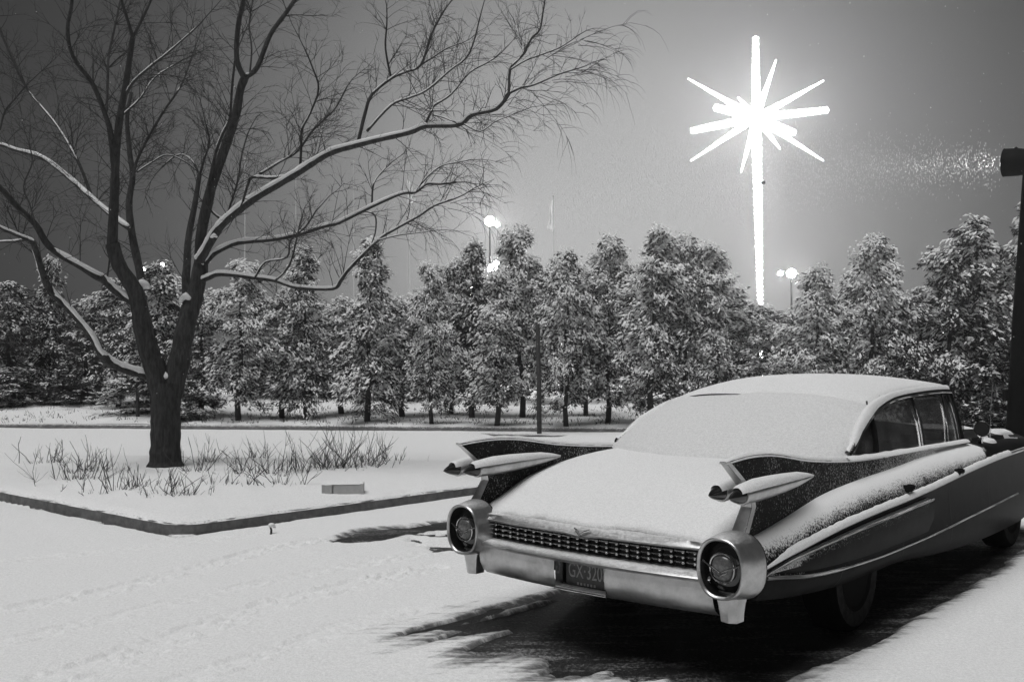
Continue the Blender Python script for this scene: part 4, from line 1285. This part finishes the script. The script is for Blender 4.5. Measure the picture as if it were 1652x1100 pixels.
def plant(p, top_py, wpx, pi, label, grp):
    fm_, sm_, tm_, Rm = PROT[pi]
    Yd = p.y
    ztop = CAM.z + (px_dir(826, top_py).z / px_dir(826, top_py).y) * Yd
    zg = terrain1(p.x, p.y)
    h = max(2.0, ztop - zg)
    sz = h / 4.5
    sx = min(1.5, max(.5, (wpx / FPX * Yd) / (2 * Rm * .86)))
    t = thing('evergreen_tree', label, 'tree', (p.x, p.y, zg - .03), random.random() * 6.28, grp)
    t.scale = (sx, sx, sz); t.rotation_euler = (random.gauss(0, .035), random.gauss(0, .035), random.random() * 6.28)
    link('trunk', tm_, t); c = link('crown', fm_, t); tag(link('crown_snow', sm_, c), kind='stuff')
for px, bpy_, tpy, wpx, pi, lab in ROW:
    plant(ray_terrain(px, bpy_), tpy, wpx, pi, lab, 'evergreens in the front row beyond the far kerb')
for px, tpy, pi, lab in BACK:
    p = at(px, 650, 30 + random.uniform(-1.2, 1.8)); plant(p, tpy, 120, 6 if pi in (6, 4) else 4, lab, 'evergreens in the second row beyond the far kerb')

for px, py, w, h, lab in ((1500, 694, 150, 600, 'low dark bush added to darken the ground behind the car windows'), (1575, 698, 160, 590, 'low dark bush added for shade left of the leaning pole foot'), (1640, 702, 150, 585, 'low dark bush added for shade behind the leaning pole'),  # these three are added to darken the dimly lit ground at the right
                        (110, 652, 130, 590, 'low dark bush at the foot of the left trees'), (300, 676, 110, 612, 'low bush behind the willow trunk, to its right'), (210, 668, 110, 600, 'low bush behind the willow trunk, to its left'), (20, 655, 120, 590, 'low dark bush at the far left end of the tree line')):
    p = ray_terrain(px, py); pr_ = PROT[6 if px > 1000 or px < 150 else 4]
    zg = terrain1(p.x, p.y); t = thing('evergreen_bush', lab, 'bush', (p.x, p.y, zg - .25), random.random() * 6, 'low evergreen bushes beyond the far kerb')
    hh = CAM.z + px_dir(826, h).z / px_dir(826, h).y * p.y - zg + .25; t.scale = (w / FPX * p.y / 2, w / FPX * p.y / 2, hh / 4.5)
    c = link('foliage', pr_[0], t); tag(link('bush_snow', pr_[1], c), kind='stuff')

# dead grass and litter poking through the verge snow
m = MB()
for i in range(900):
    px = random.uniform(-100, 1700); p0 = at(px, 660, 20)
    x = p0.x * random.uniform(1.0, 1.35); y = far_kerb(x) + abs(random.gauss(2.0, 2.2)) + .25; z = terrain1(x, y)
    for k_ in range(random.choice((2, 3, 5))):
        a_ = random.random() * 6.28; h = random.uniform(.02, .10); xx, yy = x + random.gauss(0, .06), y + random.gauss(0, .06)
        m.add([(xx - .012, yy, z - .03), (xx + .012, yy, z - .03), (xx + h * .9 * math.cos(a_), yy + h * .6 * math.sin(a_), z + h)], [(0, 1, 2)])
tag(m.build('dead_grass', CANE), kind='stuff')

# ------------------------------------------------------------------ shrubs on the island
SH = [(75, 752, 1.0, 'sparse bare stems at the far left end of the island'), (118, 782, 1.15, 'tangle of bare stems left of the trunk, second from the left end'), (150, 768, 1.2, 'taller clump of bare stems halfway between left end and trunk'),
      (190, 800, 1.15, 'bare stems in front of the trunk to its left, over a snow mound'), (222, 795, .8, 'short bare stems just left of the trunk foot'), (262, 806, 1.0, 'low bare stems right in front of the trunk foot'),
      (298, 806, .8, 'low bare stems in front of the trunk to its right'), (318, 768, 1.1, 'upright bare stems just right of the trunk foot'), (340, 752, 1.0, 'thin bare stems behind and right of the trunk'),
      (360, 790, .9, 'loose bare stems near the front, one trunk width right of the trunk'), (385, 768, .9, 'thin scattered stems between trunk and big middle clump'), (432, 772, 1.35, 'big leaning clump of bare stems in the middle of the island'),
      (452, 790, .9, 'low stems bent forward in front of the big leaning clump'), (482, 768, 1.15, 'bare stems between the big leaning clump and the concrete block'), (522, 762, 1.4, 'dense upright clump of bare stems behind the concrete block on its left'),
      (556, 762, 1.5, 'tallest bare stems straight behind the concrete block'), (590, 758, 1.3, 'clump of bare stems behind the block, leaning right'), (624, 750, 1.0, 'fine pale stems at the right end of the shrubs'),
      (412, 740, .8, 'thin stems at the back edge of the island, right of the trunk')]
def shrub(px, py, sc, lab):
    p = ground(px, py, .12)
    m = MB(); s0 = Vector((0, 0, -.03))
    for i in range(int(25 * sc)):
        a_ = random.random() * 6.28; rr = abs(random.gauss(0, .13 * sc)); b_ = Vector((rr * math.cos(a_) * 1.5, rr * math.sin(a_), -.06))
        L = random.choice((random.uniform(.12, .3), random.uniform(.25, .56))) * sc
        d = Vector((math.cos(a_) * .30 + random.gauss(0, .30), math.sin(a_) * .22 + random.gauss(0, .22), random.choice((1, 1, 1, .55)))).normalized()
        P = [b_]
        for k_ in range(4):
            d = (d + Vector((random.gauss(0, .17), random.gauss(0, .17), random.gauss(0, .06)))).normalized(); P.append(P[-1] + d * L / 4)
        r = random.uniform(.0022, .0055)
        m.tube(P, [r, r, r * .9, r * .75, r * .5], 4)
        for k_ in range(random.choice((1, 2, 4, 5))):
            j = random.choice((0, 1, 2, 3)); q = P[j]
            e = (P[j + 1] - P[j]).normalized() + Vector((random.gauss(0, .55), random.gauss(0, .5), .1)); e.normalize()
            l2 = L * random.uniform(.18, .42)
            m.tube([q, q + e * l2 * .5, q + e * l2 + Vector((0, 0, .15 * l2))], [r * .7, r * .6, r * .35], 3)
    o = m.build('bare_shrub', CANE, None, None, (p.x, p.y, .12))
    tag(o, lab, 'shrub', 'bare shrub stems on the island')
for a_ in SH: shrub(*a_)

# ------------------------------------------------------------------ concrete block
bp = ground(551, 803, .11)
cb = thing('concrete_block', 'snow capped concrete block lying on the island near the kerb', 'block', (bp.x, bp.y + .1, .10), .10)
m = MB(); m.box((-.205, .02, .075), (.035, .19, .16)); m.box((.205, .0, .075), (.035, .19, .16)); m.box((.045, -.075, .072), (.285, .032, .15)); m.box((-.150, -.088, .072), (.075, .034, .155)); m.box((-.105, -.066, .072), (.02, .02, .146)); m.box((.0, .085, .072), (.375, .032, .15)); m.box((0, 0, .072), (.03, .128, .146))
m.build('block_body', BLOCKM, cb)
m = MB(); P = []
for i in range(21):
    x = -.215 + .43 * i / 20
    P.append([(x, y, .150 + (.016 + .012 * random.random()) * math.sin(PI * min(1, max(0, (y + .10) / .2)))) for y in np.linspace(-.094, .10, 9)])
m.grid(P, flip=True); m.build('block_snow', SNOWF, cb, smooth=180)

# small snow-capped lump by the island corner, and a stub post
p = ground(437, 860)
m = MB(); m.tube([(0, 0, -.03), (.004, 0, .03), (-.006, .002, .062)], [.014, .011, .009], 6)
lump = thing('stick_stub', 'small upright stub with a snow cap on the lot beside the island kerb', 'stub', (p.x, p.y, 0))
m.build('stub_stem', CANE, lump, smooth=60)
m = MB(); m.ball((.006, 0, .075), .026, 9, 6, (1.25, 1, .8)); m.ball((.03, .0, .06), .015, 8, 5); m.build('snow_cap', SNOWF, lump, smooth=180)
p = ray_terrain(222, 672)
m = MB(); m.tube([(0, 0, -.1), (0, 0, .95)], .05, 8)
st = thing('short_stake', 'short wooden stake with a snow cap left of the willow trunk', 'stake', (p.x, p.y, terrain1(p.x, p.y)))
m.build('stake_shaft', WOOD, st, smooth=40); m = MB(); m.ball((0, 0, .97), .085, 10, 6, (1.3, 1, .8)); m.build('snow_cap', SNOWF, st, smooth=180)
p = ground(870, 692, .1); zt_ = at(868, 522, p.y).z
m = MB(); m.tube([(0, 0, -.3), (.0, 0, 1.0), (-.025, 0, zt_)], [.055, .052, .048], 10)
tag(m.build('wooden_post', WOOD, None, 40, (p.x, p.y, 0)), 'thin dark wooden post standing alone in front of the evergreens', 'post')

# ------------------------------------------------------------------ leaning pole with floodlight
PY = 14.0
pb = at(1634, 760, PY); pb.z = 0
pt = at(1664, 262, PY)
fl = thing('floodlight_pole', 'thick dark leaning pole carrying a drum floodlight at the right edge', 'pole', (pb.x, pb.y, 0))
top = pt - Vector((pb.x, pb.y, 0))
m = MB(); m.tube([(0, 0, -.3), top * .5, top], [.142, .125, .105], 14); m.build('pole_shaft', IRON, fl, smooth=60)
m = MB(); bx = top * .235; m.box((bx.x - .17, bx.y - .02, bx.z), (.06, .10, .16)); m.build('switch_box', IRON, fl)
hd = at(1638, 262, PY - .2) - Vector((pb.x, pb.y, 0))
ax = Vector((-.78, .62, .085)).normalized()
def ax_ring(c, r, n=22):
    a_ = ax.orthogonal().normalized(); b_ = ax.cross(a_)
    return [c + (a_ * math.cos(2 * PI * k_ / n) + b_ * math.sin(2 * PI * k_ / n)) * r for k_ in range(n)]
m = MB(); m.loft([ax_ring(hd + ax * t, r) for t, r in ((-.26, .05), (-.25, .12), (-.18, .17), (-.05, .195), (.14, .20), (.15, .205), (.16, .19), (.10, .18))], cap0=True)
dr = m.build('lamp_drum', IRON, fl, smooth=40)
m = MB(); m.loft([ax_ring(hd + ax * .10, .178), ax_ring(hd + ax * .105, .01)], cap1=True); m.build('lamp_lens', m_emit('lit_floodlight_lens', 1, 12), fl)
m = MB(); m.tube([hd + Vector((.0, 0, .2)), hd + Vector((.16, .02, .1)), top * .985], .03, 8); m.build('lamp_bracket', IRON, fl, smooth=60)
spt = bpy.data.lights.new('floodlight_beam', 'SPOT'); spt.energy = 210; spt.spot_size = math.radians(14); spt.spot_blend = .6; spt.shadow_soft_size = .1
spo = link('floodlight_beam', spt, fl, hd + ax * .22); spo.rotation_euler = (-ax).to_track_quat('Z', 'Y').to_euler()
# falling snow, thickest to see in the beam
m = MB()
hw_ = hd + Vector((pb.x, pb.y, 0))
def flake(p, r, st_):
    t = Vector((random.gauss(0, .14), random.gauss(0, .1), 1)).normalized()
    a_ = t.orthogonal().normalized(); b_ = t.cross(a_)
    m.add([p + t * r * st_, p - t * r * st_, p + a_ * r, p - a_ * r, p + b_ * r, p - b_ * r], [(0, 2, 4), (0, 4, 3), (0, 3, 5), (0, 5, 2), (1, 4, 2), (1, 3, 4), (1, 5, 3), (1, 2, 5)])
for i in range(9000):
    t = .25 + 8.8 * random.random() ** .9
    rad = t * math.tan(math.radians(5.0)) + .24
    p = hw_ + ax * t + Vector((random.gauss(0, .5) * rad, random.gauss(0, .5) * rad, random.gauss(0, .62) * rad))
    flake(p, random.uniform(.0018, .0038), random.uniform(2.5, 7))
for i in range(700):
    Yd = random.uniform(5, 20); p = at(random.uniform(-50, 1700), random.uniform(-30, 640), Yd)
    flake(p, random.uniform(.0022, .0036), random.uniform(1, 1.8))
tag(m.build('falling_snow', SNOWF), kind='stuff')

# ------------------------------------------------------------------ lit star on its mast
SY = 50.0; PXM = SY / FPX
sc_ = at(1220, 190, SY)
mast_b = at(1229, 600, SY); mast_b.z = terrain1(mast_b.x, mast_b.y)
star = thing('lit_star_sign', 'tall mast topped by a huge many armed star of white bulbs', 'sign', (mast_b.x, mast_b.y, mast_b.z))
SO = sc_ - Vector((mast_b.x, mast_b.y, mast_b.z))
tips = [(1219, 62, 50, .27, .16), (1334, 178, 48.5, .25, .17), (1117, 211, 52.8, .25, .17), (1280, 214, 53.0, .25, .18), (1155, 174, 48.2, .25, .18),
        (1326, 132, 50.8, .20, .03), (1326, 258, 50.8, .20, .03), (1113, 129, 49.2, .20, .03), (1117, 258, 49.2, .20, .03),
        (1251, 100, 46.9, .19, .03), (1257, 239, 46.9, .19, .03), (1196, 276, 53.2, .19, .03), (1192, 159, 53.2, .19, .03)]
arms = []
for px, py, Yd, r0, r1 in tips:
    e_ = at(px, py, Yd) - sc_
    arms.append((e_.normalized(), e_.length, r0, r1))
def strung(name, p0, p1, r0, r1, parent, core=None, step=.17, br=.055):
    t = (p1 - p0); L = t.length; t.normalize()
    m = MB(); m.tube([p0, p0 + t * L * .97, p1], [r0 * .62, r1 * .62, r1 * .3], 8)
    arm = m.build(name, core or TUBEL, parent, smooth=60)
    m = MB(); n = int(L / step); a_ = t.orthogonal().normalized(); b_ = t.cross(a_)
    for i in range(n + 1):
        f = i / n; r = r0 + (r1 - r0) * f; c = p0 + t * L * f
        for k_ in range(6):
            th = 2 * PI * (k_ + .5 * (i % 2)) / 6
            m.ball(c + (a_ * math.cos(th) + b_ * math.sin(th)) * r * .8, br * min(1, .55 + r * 3.2), 5, 3)
    m.ball(p1 + t * .08, .045, 6, 4)
    tag(m.build('bulb_string', BULB, arm), kind='stuff')
for d, L, r0, r1 in arms: strung('star_arm', SO + d * .05, SO + d * L, r0, r1, star)
strung('mast', Vector((0, 0, 0)), SO - Vector((0, 0, .1)), .07, .31, star, TUBEL, .21, .06)
jb = at(1228, 297, SY) - Vector((mast_b.x, mast_b.y, mast_b.z)); m = MB(); m.box(jb + Vector((0, -.34, 0)), (.22, .12, .16)); m.build('junction_box', IRON, star)

# ------------------------------------------------------------------ lamps beyond the trees
def lamp(px, py, Yd, r, label, mat=LAMPE, twin=None, grp='lamps shining beyond the tree line', name='parking_lamp'):
    g = at(px, py, Yd); zg = terrain1(g.x, g.y)
    t = thing(name, label, 'lamp', (g.x, g.y, zg), 0, grp)
    h = g.z - zg
    m = MB(); m.tube([(.0, .1, -.1), (0, .1, h + .1)], [.09, .05], 8); m.build('lamp_post', IRON, t, smooth=60)
    m = MB(); m.ball((0, 0, h), r, 12, 8); m.build('lamp_globe', mat, t, smooth=180)
    if twin:
        g2 = at(twin[0], twin[1], Yd) - Vector((g.x, g.y, zg))
        m = MB(); m.ball(g2, twin[2], 10, 7); m.build('lamp_globe', mat, t, smooth=180)
        m = MB(); m.tube([(0, .1, h + .1), (g2.x * .5, .1, max(h, g2.z) + .22), (g2.x, g2.y + .05, g2.z + .06)], .03, 6); m.build('lamp_arm', IRON, t)
lamp(790, 357, 60, .30, 'bright twin parking lamp high above the trees, left of the star', twin=(802, 362, .15))
lamp(795, 434, 48, .26, 'bright lamp shining through treetops below the twin lamp', twin=(801, 425, .14))
lamp(762, 470, 46, .22, 'bright lamp glowing through foliage, lowest of the lamps left of the post')
lamp(1277, 441, 60, .28, 'bright twin lamp just above trees right of the star mast', twin=(1259, 441, .15))
lamp(232, 434, 50, .10, 'small lamp seen in the willow fork, close to its left stem', LAMPS)
lamp(262, 427, 52, .11, 'small lamp seen in the willow fork above the evergreen', LAMPS)
lamp(1522, 470, 44, .07, 'dim lamp glimmering among the dark evergreens above the car windows', LAMPS)
for px, py, r, lab in ((700, 548, .08, 'tiny low light between trunks left of the wooden post'), (885, 556, .07, 'tiny low light right beside the wooden post'), (906, 553, .09, 'brighter tiny low light right of the wooden post'), (940, 549, .08, 'tiny low light farthest right of the wooden post'),
                       (1524, 541, .13, 'low light among the dark trees above the car front windows'), (1513, 542, .06, 'faint dot of light beside the low light over the car windows')):
    lamp(px, py, 38, r, lab, LAMPS, None, 'low lights glinting between the tree trunks', 'low_lamp')
g = at(1344, 554, 38); zg = terrain1(g.x, g.y)
t = thing('strip_light', 'short horizontal strip of light among the trees above the car roof', 'lamp', (g.x, g.y, zg))
m = MB(); m.box((-.1, 0, g.z - zg), (.34, .06, .09)); m.box((.42, 0, g.z - zg + .02), (.14, .06, .07)); m.build('light_tube', LAMPS, t)
m = MB(); m.box((.1, .06, g.z - zg + .1), (1.0, .08, .1)); m.tube([(.1, .1, -.1), (.1, .1, g.z - zg + .1)], .05, 6); m.build('light_post', IRON, t)

# flagpoles with limp flags, far behind
for px, tpy, lab in ((395, 258, 'pale flagpole behind the willow, leftmost of the flagpoles'), (477, 290, 'pale flagpole behind the willow between the pole left and the thin tall one'), (570, 262, 'tall pale flagpole rising above the pointed evergreens'),
                     (660, 300, 'pale flagpole carrying a limp flag above the dip in the trees'), (781, 296, 'pale flagpole just left of the twin parking lamp'), (893, 318, 'pale flagpole with a limp flag right of the twin parking lamp')):
    g = at(px, tpy, 70); zg = terrain1(g.x, g.y); h = g.z - zg
    t = thing('flagpole', lab, 'flagpole', (g.x, g.y, zg), 0, 'flagpoles beyond the tree line')
    m = MB(); m.tube([(0, 0, -.2), (0, 0, h)], [.07, .035], 8); m.build('pole_shaft', POLEG, t, smooth=60)
    m = MB(); m.ball((0, 0, h + .06), .08, 8, 6); m.build('finial', POLEG, t, smooth=180)
def flag(px, py0, py1, wpx, lab):
    a_ = at(px, py0, 70); k_ = 70 / FPX; hh = (py1 - py0) * k_; ww = wpx * k_
    m = MB(); P = []
    for i in range(22):
        f = i / 21; row = []
        for j in range(13):
            g_ = j / 12
            w_ = ww * (.18 + .55 * f ** .7 + .22 * math.sin(f * 5.5 + 1) * f)
            row.append((-w_ * g_ * (1 - .25 * math.sin(g_ * 8)), .22 * math.sin(g_ * 10 + f * 3) * (.3 + f), -hh * (f * (1 - .22 * g_ * g_) + .10 * g_ * (1 - f)) - .10 * math.sin(g_ * 7) * f))
        P.append(row)
    m.grid(P); o = m.build('flag', FLAGC, None, 180, (a_.x - .05, a_.y, a_.z)); tag(o, lab, 'flag', 'limp flags beyond the trees')
    md = o.modifiers.new('cloth_thickness', 'SOLIDIFY'); md.thickness = .01
flag(658, 290, 328, -22, 'limp pale flag above the dip in the tree line')
flag(893, 322, 374, 16, 'limp pale flag right of the twin parking lamp')

# ------------------------------------------------------------------ snowy night air
m = MB(); m.box((0, 40, 11.5), (150, 140, 27))
k = NT('night_air'); k.t.nodes.remove(k.b)
pv = k.n('ShaderNodeVolumePrincipled'); pv.inputs['Color'].default_value = g3(.95); pv.inputs['Density'].default_value = .0032; pv.inputs['Anisotropy'].default_value = .78
k.l(pv.outputs[0], k.t.nodes['Material Output'].inputs['Volume'])
tag(m.build('haze', k.m), kind='stuff')
